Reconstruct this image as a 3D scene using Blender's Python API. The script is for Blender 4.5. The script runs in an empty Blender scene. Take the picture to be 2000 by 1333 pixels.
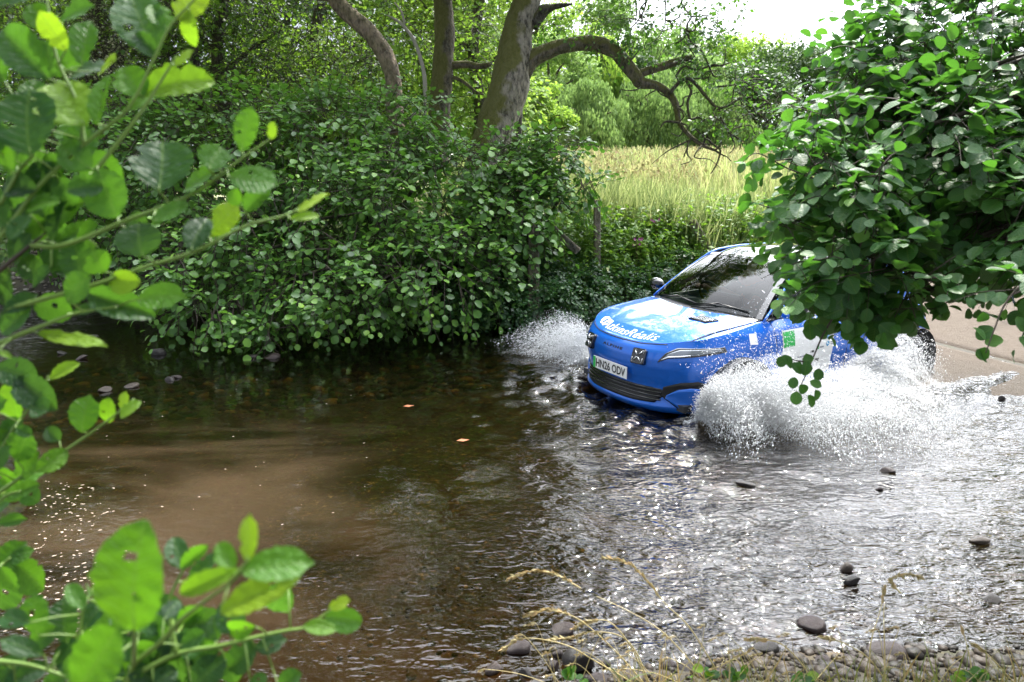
import bpy, bmesh, math, random
import numpy as np
from mathutils import Vector, Matrix, noise
random.seed(7); R = np.random.default_rng(11)
S = bpy.context.scene
C = S.collection
PI = math.pi

# ------------------------------------------------------------------ camera, sky, sun, exposure
F_PX, TILT, CZ = 1556.0, 0.24, 2.42
cd = bpy.data.cameras.new('camera'); cam = bpy.data.objects.new('camera', cd); C.objects.link(cam)
cam.location = (0, 0, CZ); cam.rotation_euler = (PI/2 - TILT, 0, 0)
cd.sensor_width = 36; cd.lens = F_PX/2000*36; cd.clip_start = .05; cd.clip_end = 900
cd.dof.use_dof = True; cd.dof.focus_distance = 7.6; cd.dof.aperture_fstop = 4.8
S.camera = cam
S.render.engine = 'CYCLES'
S.view_settings.view_transform = 'Standard'; S.view_settings.look = 'None'; S.view_settings.gamma = 1
S.view_settings.exposure = 0.72
S.cycles.max_bounces = 9; S.cycles.transparent_max_bounces = 24; S.cycles.transmission_bounces = 6
SUN_EL, SUN_AZ = math.radians(55), math.radians(24)      # azimuth from +Y (view direction) towards +X
w = bpy.data.worlds.new('World'); S.world = w; w.use_nodes = True
nt = w.node_tree; nt.nodes.clear()
wo = nt.nodes.new('ShaderNodeOutputWorld'); bg = nt.nodes.new('ShaderNodeBackground')
sky = nt.nodes.new('ShaderNodeTexSky'); sky.sky_type = 'NISHITA'; sky.sun_disc = False
sky.sun_elevation = SUN_EL; sky.sun_rotation = SUN_AZ; sky.dust_density = 2
tc = nt.nodes.new('ShaderNodeTexCoord'); cn = nt.nodes.new('ShaderNodeTexNoise')
cn.inputs['Scale'].default_value = 2.2; cn.inputs['Detail'].default_value = 6; cn.inputs['Roughness'].default_value = .6
cr = nt.nodes.new('ShaderNodeValToRGB')
cr.color_ramp.elements[0].position = .30; cr.color_ramp.elements[0].color = (.55, .55, .55, 1)
cr.color_ramp.elements[1].position = .50; cr.color_ramp.elements[1].color = (.97, .97, .97, 1)
mx = nt.nodes.new('ShaderNodeMix'); mx.data_type = 'RGBA'
# bright cloud, brightest around the veiled sun
vd = nt.nodes.new('ShaderNodeVectorMath'); vd.operation = 'DOT_PRODUCT'; vd.inputs[1].default_value = (math.sin(SUN_AZ)*math.cos(SUN_EL), math.cos(SUN_AZ)*math.cos(SUN_EL), math.sin(SUN_EL))
nt.links.new(tc.outputs['Generated'], vd.inputs[0])
ag = nt.nodes.new('ShaderNodeMapRange'); ag.inputs['From Min'].default_value = .5; ag.inputs['From Max'].default_value = 1.; ag.interpolation_type = 'SMOOTHSTEP'; nt.links.new(vd.outputs['Value'], ag.inputs[0])
cm = nt.nodes.new('ShaderNodeMix'); cm.data_type = 'RGBA'; cm.inputs[6].default_value = (4.7, 5.1, 5.9, 1); cm.inputs[7].default_value = (67, 69, 73, 1)
nt.links.new(ag.outputs[0], cm.inputs[0]); nt.links.new(cm.outputs[2], mx.inputs[7])
nt.links.new(tc.outputs['Generated'], cn.inputs['Vector']); nt.links.new(cn.outputs['Fac'], cr.inputs[0])
nt.links.new(cr.outputs[0], mx.inputs[0]); nt.links.new(sky.outputs[0], mx.inputs[6]); nt.links.new(mx.outputs[2], bg.inputs[0])
bg.inputs[1].default_value = .10
nt.links.new(bg.outputs[0], wo.inputs[0])
sl = bpy.data.lights.new('sun', 'SUN'); sl.energy = 5.0; sl.angle = math.radians(1.2); sl.color = (1, .95, .86)
so = bpy.data.objects.new('sun', sl); C.objects.link(so)
sd = Vector((math.sin(SUN_AZ)*math.cos(SUN_EL), math.cos(SUN_AZ)*math.cos(SUN_EL), math.sin(SUN_EL)))
so.rotation_euler = sd.to_track_quat('Z', 'Y').to_euler(); so.location = (0, 0, 30)

# ------------------------------------------------------------------ pixel to world helpers
FW = np.array([0, math.cos(TILT), -math.sin(TILT)]); UP = np.array([0, math.sin(TILT), math.cos(TILT)])
CAMP = np.array([0, 0, CZ])
def P(u, v, d):
    return CAMP + d*(FW + (u-1000)/F_PX*np.array([1., 0, 0]) + (666.5-v)/F_PX*UP)
def G(u, v, z=0.):
    r = FW + (u-1000)/F_PX*np.array([1., 0, 0]) + (666.5-v)/F_PX*UP
    return CAMP + r*((z-CZ)/r[2])
def px(Q):                                  # world points (n,3) to pixel
    q = Q-CAMP; d = q@FW
    return 1000+F_PX*q[:, 0]/d, 666.5-F_PX*(q@UP)/d, d

# ------------------------------------------------------------------ tagging / mesh helpers
def tag(o, label=None, cat=None, group=None, kind=None):
    if label: o['label'] = label
    if cat: o['category'] = cat
    if group: o['group'] = group
    if kind: o['kind'] = kind
    return o
def empty(name, loc=(0, 0, 0), rz=0):
    o = bpy.data.objects.new(name, None); C.objects.link(o); o.location = loc; o.rotation_euler = (0, 0, rz); return o
def mk(name, V, Fc, mat=None, smooth=True, attr=None, uv=None):
    """V (n,3), Fc (m,k) int array"""
    V = np.asarray(V, np.float32); Fc = np.asarray(Fc, np.int32); me = bpy.data.meshes.new(name)
    n, (m, k) = len(V), Fc.shape
    me.vertices.add(n); me.vertices.foreach_set('co', V.ravel())
    me.loops.add(m*k); me.loops.foreach_set('vertex_index', Fc.ravel())
    me.polygons.add(m); me.polygons.foreach_set('loop_start', np.arange(0, m*k, k, dtype=np.int32))
    me.polygons.foreach_set('loop_total', np.full(m, k, np.int32))
    if smooth: me.polygons.foreach_set('use_smooth', np.ones(m, bool))
    me.update(calc_edges=True)
    if attr is not None:
        a = me.attributes.new('rnd', 'FLOAT', 'POINT'); a.data.foreach_set('value', np.asarray(attr, np.float32))
    if uv is not None:
        l = me.uv_layers.new(name='UVMap'); l.data.foreach_set('uv', np.asarray(uv, np.float32)[Fc.ravel()].ravel())
    if mat: me.materials.append(mat)
    return me
def ob(name, me, parent=None):
    o = bpy.data.objects.new(name, me); C.objects.link(o)
    if parent: o.parent = parent
    return o
class MB:                                    # collects mixed polygons
    def __init__(s): s.v = []; s.f = []
    def add(s, V, Fc):
        b = len(s.v); s.v += [tuple(x) for x in V]; s.f += [tuple(b+i for i in f) for f in Fc]
    def box(s, c, d, rot=None):
        V = [Vector((x*d[0]/2, y*d[1]/2, z*d[2]/2)) for x in (-1, 1) for y in (-1, 1) for z in (-1, 1)]
        if rot is not None: V = [rot@q for q in V]
        s.add([q+Vector(c) for q in V], [(0, 1, 3, 2), (4, 6, 7, 5), (0, 4, 5, 1), (2, 3, 7, 6), (0, 2, 6, 4), (1, 5, 7, 3)])
    def tube(s, pts, rad, n=6, jit=0., cap=True):
        pts = [Vector(p) for p in pts]; m = len(pts)
        if not hasattr(rad, '__len__'): rad = [rad]*m
        t0 = (pts[1]-pts[0]).normalized(); a = t0.orthogonal().normalized(); V = []; Fc = []
        for i, p in enumerate(pts):
            t = (pts[min(i+1, m-1)]-pts[max(i-1, 0)]).normalized()
            a = (a-t*a.dot(t)).normalized(); b = t.cross(a)
            for k in range(n):
                an = 2*PI*k/n; r = rad[i]; d = a*math.cos(an)+b*math.sin(an)
                if jit: r *= 1+jit*noise.noise((p+d*rad[i])*2.2)+jit*.6*noise.noise((p+d*rad[i])*7)
                V.append(p+d*r)
        for i in range(m-1):
            for k in range(n):
                Fc.append((i*n+k, i*n+(k+1) % n, (i+1)*n+(k+1) % n, (i+1)*n+k))
        if cap: Fc.append(tuple(range(n-1, -1, -1))); Fc.append(tuple((m-1)*n+k for k in range(n)))
        s.add(V, Fc)
    def build(s, name, mat, parent=None, smooth=True, bevel=0):
        me = bpy.data.meshes.new(name); me.from_pydata(s.v, [], s.f)
        if smooth: me.polygons.foreach_set('use_smooth', np.ones(len(me.polygons), bool))
        if mat: me.materials.append(mat)
        o = ob(name, me, parent)
        if bevel:
            b = o.modifiers.new('b', 'BEVEL'); b.width = bevel; b.segments = 2
        return o
def spline(pts, n=8):
    pts = [np.array(p, float) for p in pts]; out = []
    for i in range(len(pts)-1):
        p0, p1, p2, p3 = pts[max(i-1, 0)], pts[i], pts[i+1], pts[min(i+2, len(pts)-1)]
        for k in range(n):
            t = k/n
            out.append(.5*(2*p1+(p2-p0)*t+(2*p0-5*p1+4*p2-p3)*t*t+(3*p1-p0-3*p2+p3)*t**3))
    out.append(pts[-1]); return out

# ------------------------------------------------------------------ materials
def mat(name):
    m = bpy.data.materials.new(name); m.use_nodes = True; m.node_tree.nodes.clear(); return m, m.node_tree
def N(t, typ, **kw):
    n = t.nodes.new('ShaderNode'+typ)
    for k, v in kw.items():
        if hasattr(n, k): setattr(n, k, v)
    return n
def setin(n, **kw):
    for k, v in kw.items():
        n.inputs[k.replace('_', ' ')].default_value = v
    return n
def simple(name, col, rough=.5, metal=0., coat=0., spec=.5, **kw):
    m, t = mat(name); b = N(t, 'BsdfPrincipled'); o = N(t, 'OutputMaterial'); t.links.new(b.outputs[0], o.inputs[0])
    b.inputs['Base Color'].default_value = (*col, 1); b.inputs['Roughness'].default_value = rough
    b.inputs['Metallic'].default_value = metal; b.inputs['Coat Weight'].default_value = coat
    b.inputs['Coat Roughness'].default_value = .02; b.inputs['Specular IOR Level'].default_value = spec
    return m
def ramp(t, fac, stops):
    r = N(t, 'ValToRGB'); e = r.color_ramp.elements
    while len(e) < len(stops): e.new(.5)
    for i, (p, c) in enumerate(stops): e[i].position = p; e[i].color = (*c, 1)
    t.links.new(fac, r.inputs[0]); return r.outputs[0]
def tnoise(t, scale, detail=4, rough=.55, vec=None, dist=0.):
    n = N(t, 'TexNoise'); setin(n, Scale=scale, Detail=detail, Roughness=rough, Distortion=dist)
    if vec is not None: t.links.new(vec, n.inputs['Vector'])
    return n.outputs['Fac']
def objco(t):
    return N(t, 'TexCoord').outputs['Object']
def geo(t):
    return N(t, 'NewGeometry')
def mixc(t, fac, a, b):
    n = N(t, 'Mix'); n.data_type = 'RGBA'
    for s, i in ((fac, 0), (a, 6), (b, 7)):
        if isinstance(s, (int, float)): n.inputs[i].default_value = s
        elif isinstance(s, tuple): n.inputs[i].default_value = (*s, 1)
        else: t.links.new(s, n.inputs[i])
    return n.outputs[2]
def mth(t, op, a, b=None, c=None):
    n = N(t, 'Math'); n.operation = op
    for i, s in enumerate((a, b, c)):
        if s is None: continue
        if isinstance(s, (int, float)): n.inputs[i].default_value = s
        else: t.links.new(s, n.inputs[i])
    return n.outputs[0]
def bump(t, h, strength=.5, dist=.01, normal=None):
    b = N(t, 'Bump'); b.inputs['Strength'].default_value = strength; b.inputs['Distance'].default_value = dist
    t.links.new(h, b.inputs['Height'])
    if normal is not None: t.links.new(normal, b.inputs['Normal'])
    return b.outputs[0]

def leafmat(name, stops, trans=.35, tcol=(.22, .42, .03), rough=.38, veins=False, spec=.5, tf=.6):
    m, t = mat(name); at = N(t, 'Attribute'); at.attribute_name = 'rnd'
    g = geo(t)
    nz = tnoise(t, 3., 2, .5, g.outputs['Position'])
    f = mth(t, 'ADD', at.outputs['Fac'], mth(t, 'MULTIPLY', mth(t, 'SUBTRACT', nz, .5), .5))
    col = ramp(t, f, stops)
    b = N(t, 'BsdfPrincipled'); b.inputs['Roughness'].default_value = rough; b.inputs['Specular IOR Level'].default_value = spec
    tr = N(t, 'BsdfTranslucent'); tcl = mixc(t, tf, col, tcol)
    if veins:
        uv = N(t, 'UVMap'); sep = N(t, 'SeparateXYZ'); t.links.new(uv.outputs[0], sep.inputs[0])
        ax = mth(t, 'ABSOLUTE', mth(t, 'SUBTRACT', sep.outputs[0], .5))
        side = mth(t, 'SUBTRACT', sep.outputs[1], mth(t, 'MULTIPLY', ax, .55))
        sn = mth(t, 'SINE', mth(t, 'MULTIPLY', side, 52.))
        vn = mth(t, 'POWER', mth(t, 'MAXIMUM', sn, 0.), 6.)
        mid = mth(t, 'LESS_THAN', ax, .018)
        vv = mth(t, 'MINIMUM', mth(t, 'ADD', mth(t, 'MULTIPLY', vn, .45), mid), 1.)
        col = mixc(t, mth(t, 'MULTIPLY', vv, .45), col, (.16, .28, .04))
        cr_ = tnoise(t, 90., 3, .6, uv.outputs[0])
        hgt = mth(t, 'ADD', mth(t, 'MULTIPLY', vv, -1.), mth(t, 'MULTIPLY', tnoise(t, 7., 2, .5, uv.outputs[0]), 1.2))
        bn = bump(t, hgt, .6, .004); t.links.new(bn, b.inputs['Normal'])
        tcl = mixc(t, mth(t, 'MULTIPLY', vv, .35), tcl, (.08, .16, .02))
    colb = mixc(t, g.outputs['Backfacing'], col, mixc(t, .45, col, (.16, .22, .10)))
    t.links.new(colb, b.inputs['Base Color']); t.links.new(tcl, tr.inputs[0])
    ms = N(t, 'MixShader'); ms.inputs[0].default_value = trans
    t.links.new(b.outputs[0], ms.inputs[1]); t.links.new(tr.outputs[0], ms.inputs[2])
    o = N(t, 'OutputMaterial'); t.links.new(ms.outputs[0], o.inputs[0]); return m

DG, MG, LG, YG = (.008, .030, .008), (.018, .065, .014), (.045, .13, .018), (.12, .22, .025)
M_alder = leafmat('alder_leaf', [(0, (.014, .052, .015)), (.45, (.032, .105, .026)), (.8, (.06, .17, .026)), (1, (.13, .28, .035))], .34, (.13, .40, .02), .40, True, .4)
M_bush = leafmat('bush_leaf', [(0, (.026, .075, .016)), (.5, (.080, .19, .032)), (.85, (.15, .31, .035)), (1, (.24, .42, .05))], .3, (.16, .44, .02), .36, spec=.5)
M_front = leafmat('foreground_leaf', [(0, (.010, .045, .018)), (.35, (.022, .09, .016)), (.7, (.075, .21, .012)), (1, (.28, .42, .02))], .52, (.24, .54, .0), .42, True, .4, .25)
M_wood = leafmat('woodland_leaf', [(0, (.02, .06, .012)), (.5, (.06, .15, .018)), (1, (.15, .27, .03))], .5, (.36, .62, .05), .45)
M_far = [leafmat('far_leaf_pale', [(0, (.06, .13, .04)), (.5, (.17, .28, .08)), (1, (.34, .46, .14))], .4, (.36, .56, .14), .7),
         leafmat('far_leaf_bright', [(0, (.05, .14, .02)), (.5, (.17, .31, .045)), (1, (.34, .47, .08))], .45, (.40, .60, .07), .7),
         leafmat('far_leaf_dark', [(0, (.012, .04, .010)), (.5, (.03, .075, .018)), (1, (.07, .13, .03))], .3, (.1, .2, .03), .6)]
M_under = leafmat('undergrowth_leaf', [(0, (.025, .08, .012)), (.5, (.08, .19, .02)), (.85, (.18, .31, .05)), (1, (.34, .38, .13))], .42, (.34, .60, .03), .5)
M_cover = leafmat('cover_leaf', [(0, (.010, .04, .012)), (.6, (.025, .085, .02)), (1, (.09, .18, .03))], .25, (.1, .3, .03), .45)
M_grass = leafmat('meadow_grass', [(0, (.13, .24, .05)), (.4, (.40, .52, .16)), (.7, (.60, .58, .32)), (1, (.19, .11, .06))], .3, (.55, .55, .24), .75, spec=.15)
M_straw = leafmat('straw', [(0, (.05, .12, .015)), (.3, (.15, .2, .03)), (.5, (.38, .27, .13)), (1, (.50, .36, .18))], .25, (.4, .3, .1), .6, spec=.3)
M_pink = simple('balsam_pink', (.62, .22, .42), .6)
M_stem = simple('green_stem', (.13, .22, .035), .45)
M_stemr = simple('red_stem', (.12, .07, .03), .55)
M_twig = simple('dark_twig', (.045, .032, .022), .7)

M_crown = leafmat('crown_leaf', [(0, (.012, .045, .010)), (.5, (.03, .09, .014)), (1, (.09, .2, .02))], .38, (.18, .42, .03), .45)
def barkmat(name, a, b, moss):
    m, t = mat(name); g = geo(t); pos = g.outputs['Position']
    mp = N(t, 'Mapping'); mp.inputs['Scale'].default_value = (1, 1, .45); t.links.new(pos, mp.inputs[0])
    n1 = tnoise(t, 14, 6, .65, mp.outputs[0]); n2 = tnoise(t, 2.4, 4, .6, pos); n3 = tnoise(t, 45, 5, .7, mp.outputs[0])
    col = ramp(t, n1, [(.38, a), (.50, b), (.64, tuple(min(1, 1.6*x) for x in b))])
    col = mixc(t, mth(t, 'MULTIPLY', ramp(t, n3, [(.5, (0, 0, 0)), (.66, (1, 1, 1))]), .45), col, (.30, .31, .26))
    sp = N(t, 'SeparateXYZ'); t.links.new(g.outputs['Normal'], sp.inputs[0])
    mf = mth(t, 'ADD', mth(t, 'ADD', mth(t, 'MULTIPLY', sp.outputs[2], .45), mth(t, 'MULTIPLY', sp.outputs[0], -.30)), n2)
    mf = ramp(t, mf, [(.46, (0, 0, 0)), (.60, (1, 1, 1))])
    col = mixc(t, mth(t, 'MULTIPLY', mf, moss), col, mixc(t, n3, (.055, .062, .010), (.20, .20, .03)))
    bs = N(t, 'BsdfPrincipled'); bs.inputs['Roughness'].default_value = .85; t.links.new(col, bs.inputs['Base Color'])
    hh = mth(t, 'ADD', n1, mth(t, 'MULTIPLY', n3, .6)); t.links.new(bump(t, hh, 1., .07), bs.inputs['Normal'])
    o = N(t, 'OutputMaterial'); t.links.new(bs.outputs[0], o.inputs[0]); return m
M_bark = barkmat('oak_bark', (.05, .042, .032), (.27, .24, .195), .9)
M_bark2 = barkmat('mossy_bark', (.05, .042, .03), (.14, .115, .08), .8)
M_bark3 = barkmat('dark_bark', (.02, .017, .013), (.06, .05, .04), .4)
M_bark4 = barkmat('pale_bark', (.12, .09, .07), (.30, .23, .17), .3)
M_post = barkmat('post_wood', (.06, .05, .04), (.16, .13, .10), .3)

# ------------------------------------------------------------------ ground, bed, water
BK = np.array([math.cos(.534), math.sin(.534)]); LF = np.array([math.sin(.534), -math.cos(.534)])
CARP = np.array([.95, 7.42]); CARZ = -.152
def sm(x, a, b):
    t = np.clip((x-a)/(b-a), 0, 1); return t*t*(3-2*t)
_ph = R.uniform(0, 2*PI, (40,)); _dr = R.uniform(0, 2*PI, (40,))
def wav(x, y, k0, k1, n=14, seed=0):
    r = np.random.default_rng(seed); z = 0
    for i in range(n):
        k = k0*(k1/k0)**(i/(n-1)); a = r.uniform(0, 2*PI); z = z+np.sin(k*(x*math.cos(a)+y*math.sin(a))+r.uniform(0, 6.3))/n**.5
    return z
def yfar(x):   return np.interp(x, [-30, -12, -8, -4, 0, 2, 3.4, 5, 40], [17, 15.2, 13.2, 12.0, 11.2, 12.0, 12.9, 13.5, 30])
def ynear(x):  return np.interp(x, [-20, -3, -1.1, -.5, .3, 1.2, 2.6, 6, 12], [0, .9, 1.9, 2.95, 3.17, 3.38, 3.42, 3.9, 6.5])
def slab_edge(x): return 8.42+.335*x
def H(x, y):
    x = np.asarray(x, float); y = np.asarray(y, float)
    bed = np.where(y > slab_edge(x), -.34, -.15)
    bed = -.15-.17*sm(y-slab_edge(x), -.02, .10)
    bed = bed+.06*sm(x, -4, -7)*0+.015*wav(x, y, 1, 6, 10, 3)*(y > slab_edge(x)+.1)
    bed = bed-.12*sm(-(y-ynear(x)-1.6), -.3, .6)
    lx = (x-CARP[0])*BK[0]+(y-CARP[1])*BK[1]; ly = (x-CARP[0])*LF[0]+(y-CARP[1])*LF[1]
    # gravel bar on the far left
    bar = .32*sm(x, -8.2, -10.5)*sm(y-(13.0+.0*x), 0, 2.5)
    df = y-yfar(x)
    far = -.3+.3*sm(df, -.5, .05)+.80*sm(df, 0, .9)+.16*sm(df, 1, 10)+.0*df
    far = np.where(x < -7, far*(1-.45*sm(x, -7, -9)), far)
    dn = ynear(x)-y
    near = -.25+.27*sm(dn, -.6, .05)+.12*sm(dn, 0, .5)+.55*sm(dn, .6, 2.6)
    z = np.maximum(np.maximum(bed, far), near)
    z = np.maximum(z, np.where((x < -7.5) & (df > -1.5), bar-.05, -9))
    # ramp of the road on the right
    s = (.35*(x-4.15)+.93*(y-8.2))
    ramp_ = -.15+.15*sm(s, -1.1, 0)+.055*np.clip(s, 0, 40)
    m = sm(ly, 3.4, 2.6)*sm(ly, -2.9, -2.3)*sm(x, 3.2, 4.2)
    z = z*(1-m)+np.maximum(ramp_, -.15)*m
    # land outside the frame on the right
    rt = -.2+.9*sm(x-6.4-.25*y, 0, 1.5)
    z = np.maximum(z, np.where(ly > 3.2, rt, -9))
    return z+.03*wav(x, y, .8, 5, 10, 5)*sm(np.abs(z-.0), .25, .6)
def grid(x0, x1, y0, y1, nx, ny, fz, px_=1., py_=1.):
    a = np.linspace(0, 1, nx+1)**px_*(x1-x0)+x0; b = np.linspace(0, 1, ny+1)**py_*(y1-y0)+y0
    X, Y = np.meshgrid(a, b); Z = fz(X, Y); V = np.stack([X, Y, Z], -1).reshape(-1, 3)
    i = (np.arange(ny)[:, None]*(nx+1)+np.arange(nx)[None]).ravel()
    return V, np.stack([i, i+1, i+nx+2, i+nx+1], 1)
def make_ground():
    # one sheet: fine in the middle, stretched rings to the horizon
    xs = np.concatenate([-16-np.geomspace(.3, 380, 26)[::-1], np.linspace(-16, 12, 281), 12+np.geomspace(.3, 380, 26)])
    ys = np.concatenate([-2-np.geomspace(.3, 100, 12)[::-1], np.linspace(-2, 17, 230), 17+np.geomspace(.2, 600, 40)])
    X, Y = np.meshgrid(xs, ys); Z = H(X, Y); V = np.stack([X, Y, Z], -1).reshape(-1, 3)
    nx = len(xs)-1; ny = len(ys)-1; i = (np.arange(ny)[:, None]*(nx+1)+np.arange(nx)[None]).ravel()
    Fc = np.stack([i, i+1, i+nx+2, i+nx+1], 1)
    m, t = mat('ground'); g = geo(t); pos = g.outputs['Position']; sp = N(t, 'SeparateXYZ'); t.links.new(pos, sp.inputs[0])
    n1 = tnoise(t, 1.1, 6, .6, pos); n2 = tnoise(t, 24, 5, .75, pos); n3 = tnoise(t, 5, 5, .6, pos)
    algae = ramp(t, n2, [(.36, (.006, .005, .002)), (.50, (.022, .016, .005)), (.57, (.07, .052, .014)), (.64, (.26, .20, .06)), (.74, (.62, .54, .28))])
    algae = mixc(t, ramp(t, n3, [(.4, (0, 0, 0)), (.65, (1, 1, 1))]), algae, mixc(t, n2, (.008, .008, .003), (.05, .045, .014)))
    silt = mixc(t, n3, (.05, .03, .014), (.15, .09, .05))
    # silt gathers near the left foreground, in noise-edged drifts
    k = mth(t, 'MULTIPLY', mth(t, 'SUBTRACT', 5.6, sp.outputs[1]), .30)
    k = mth(t, 'ADD', k, mth(t, 'MULTIPLY', mth(t, 'ADD', sp.outputs[0], 1.0), -.10))
    k = mth(t, 'ADD', k, mth(t, 'MULTIPLY', mth(t, 'SUBTRACT', n1, .5), 3.2))
    wet = mixc(t, ramp(t, k, [(.25, (0, 0, 0)), (.6, (1, 1, 1))]), algae, silt)
    earth = ramp(t, n3, [(.3, (.018, .014, .009)), (.5, (.04, .032, .018)), (.7, (.05, .055, .018))])
    field = ramp(t, n3, [(.3, (.09, .13, .03)), (.55, (.20, .21, .07)), (.7, (.27, .24, .11))])
    land = mixc(t, ramp(t, mth(t, 'MULTIPLY', sp.outputs[1], .05), [(.68, (0, 0, 0)), (.78, (1, 1, 1))]), earth, field)
    col = mixc(t, ramp(t, mth(t, 'MULTIPLY', mth(t, 'ADD', sp.outputs[2], 0.1), 4.), [(.30, (0, 0, 0)), (.55, (1, 1, 1))]), wet, land)
    b = N(t, 'BsdfPrincipled'); b.inputs['Roughness'].default_value = .75; t.links.new(col, b.inputs['Base Color'])
    t.links.new(bump(t, n2, .7, .02), b.inputs['Normal'])
    o = N(t, 'OutputMaterial'); t.links.new(b.outputs[0], o.inputs[0])
    g_ = ob('ground', mk('ground', V, Fc, m)); tag(g_, 'stream bed, earth banks and meadow ground', kind='structure')
make_ground()

def car_l(x, y): return (x-CARP[0])*BK[0]+(y-CARP[1])*BK[1], (x-CARP[0])*LF[0]+(y-CARP[1])*LF[1]
def water_z(X, Y):
    amp = .0009+.0022*sm(X, -.4, 1.6)+.004*sm(X, -5.5, -7.5)
    z = amp*wav(X*.8, Y, 9, 42, 26, 8)
    lx, ly = car_l(X, Y)
    r = np.sqrt((np.clip(np.abs(lx-2)-2, 0, 9))**2+(np.clip(np.abs(ly)-.8, 0, 9))**2)
    z = z+.034*np.exp(-r/.6)*wav(X, Y, 9, 34, 16, 9)+.05*np.exp(-((r-.26-.25*np.clip(lx, 0, 4)*.5)/.16)**2)+.018*np.sin(r*11)*np.exp(-r/1.2)*sm(r, .1, .5)
    return z
def make_water():
    xs = np.concatenate([np.linspace(-26, -9, 60)[:-1], np.linspace(-9, 7.5, 420), np.linspace(7.5, 20, 40)[1:]])
    ys = np.concatenate([np.linspace(.3, 2.6, 20)[:-1], np.linspace(2.6, 12.5, 300), np.linspace(12.5, 19, 40)[1:]])
    X, Y = np.meshgrid(xs, ys); Z = water_z(X, Y); V = np.stack([X, Y, Z], -1).reshape(-1, 3)
    nx = len(xs)-1; ny = len(ys)-1; i = (np.arange(ny)[:, None]*(nx+1)+np.arange(nx)[None]).ravel()
    Fc = np.stack([i, i+1, i+nx+2, i+nx+1], 1)
    m, t = mat('stream_water'); g = geo(t); pos = g.outputs['Position']; sp = N(t, 'SeparateXYZ'); t.links.new(pos, sp.inputs[0])
    mp = N(t, 'Mapping'); mp.inputs['Scale'].default_value = (.55, 1., 1); mp.inputs['Rotation'].default_value = (0, 0, .45); t.links.new(pos, mp.inputs[0])
    a = tnoise(t, 9, 1, .5, mp.outputs[0], 1.5); b_ = tnoise(t, 30, 1., .5, mp.outputs[0], 1.2)
    rg = N(t, 'MapRange'); rg.interpolation_type = 'SMOOTHSTEP'; t.links.new(mth(t, 'ADD', sp.outputs[0], mth(t, 'MULTIPLY', mth(t, 'SUBTRACT', tnoise(t, .8, 3, .5, pos), .5), 2.2)), rg.inputs[0])
    setin(rg, From_Min=-.5, From_Max=1.0, To_Min=.07, To_Max=1.)
    rl = N(t, 'MapRange'); rl.interpolation_type = 'SMOOTHSTEP'; t.links.new(sp.outputs[0], rl.inputs[0]); setin(rl, From_Min=-5., From_Max=-7., To_Min=0., To_Max=2.2)
    rn = N(t, 'MapRange'); rn.interpolation_type = 'SMOOTHSTEP'; t.links.new(sp.outputs[1], rn.inputs[0]); setin(rn, From_Min=5.2, From_Max=4.0, To_Min=0., To_Max=.22)
    amp = mth(t, 'ADD', mth(t, 'MAXIMUM', rg.outputs[0], rl.outputs[0]), rn.outputs[0])
    big_ = ramp(t, tnoise(t, 1.3, 3, .6, mp.outputs[0], .8), [(.32, (.35, .35, .35)), (.62, (1.15, 1.15, 1.15))])
    h = mth(t, 'MULTIPLY', mth(t, 'MULTIPLY', mth(t, 'ADD', a, mth(t, 'MULTIPLY', b_, .36)), amp), big_)
    h = mth(t, 'ADD', h, mth(t, 'MULTIPLY', mth(t, 'MULTIPLY', tnoise(t, 2.6, 1, .5, mp.outputs[0], .5), 1.6), amp))
    nrm = bump(t, h, 1., .029)
    fr = N(t, 'Fresnel'); fr.inputs[0].default_value = 1.333; t.links.new(nrm, fr.inputs['Normal'])
    gl = N(t, 'BsdfGlossy'); gl.inputs['Roughness'].default_value = .03; t.links.new(nrm, gl.inputs['Normal'])
    tp = N(t, 'BsdfTransparent'); tp.inputs[0].default_value = (.34, .275, .16, 1)
    df = N(t, 'BsdfDiffuse'); df.inputs[0].default_value = (.085, .055, .032, 1)
    mp2 = N(t, 'Mapping'); mp2.inputs['Scale'].default_value = (.33, .8, 1); mp2.inputs['Rotation'].default_value = (0, 0, .3); t.links.new(pos, mp2.inputs[0])
    cl = tnoise(t, .95, 5, .55, mp2.outputs[0], .6)
    ml = N(t, 'MapRange'); ml.interpolation_type = 'SMOOTHSTEP'; t.links.new(sp.outputs[0], ml.inputs[0]); setin(ml, From_Min=-.3, From_Max=-2.2, To_Min=0., To_Max=1.)
    mf = N(t, 'MapRange'); mf.interpolation_type = 'SMOOTHSTEP'; t.links.new(sp.outputs[1], mf.inputs[0]); setin(mf, From_Min=7.6, From_Max=6.3, To_Min=0., To_Max=1.)
    turb = mth(t, 'MULTIPLY', mth(t, 'MULTIPLY', ramp(t, cl, [(.46, (0, 0, 0)), (.62, (1, 1, 1))]), ml.outputs[0]), mf.outputs[0])
    turb = mth(t, 'ADD', mth(t, 'MULTIPLY', turb, .5), .01)
    m1 = N(t, 'MixShader'); t.links.new(turb, m1.inputs[0]); t.links.new(tp.outputs[0], m1.inputs[1]); t.links.new(df.outputs[0], m1.inputs[2])
    m2 = N(t, 'MixShader'); t.links.new(mth(t, 'MINIMUM', mth(t, 'MULTIPLY', fr.outputs[0], 1.5), 1.), m2.inputs[0]); t.links.new(m1.outputs[0], m2.inputs[1]); t.links.new(gl.outputs[0], m2.inputs[2])
    o = N(t, 'OutputMaterial'); t.links.new(m2.outputs[0], o.inputs[0])
    tag(ob('water', mk('water', V, Fc, m)), 'shallow rippling stream water', kind='structure')
make_water()

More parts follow.
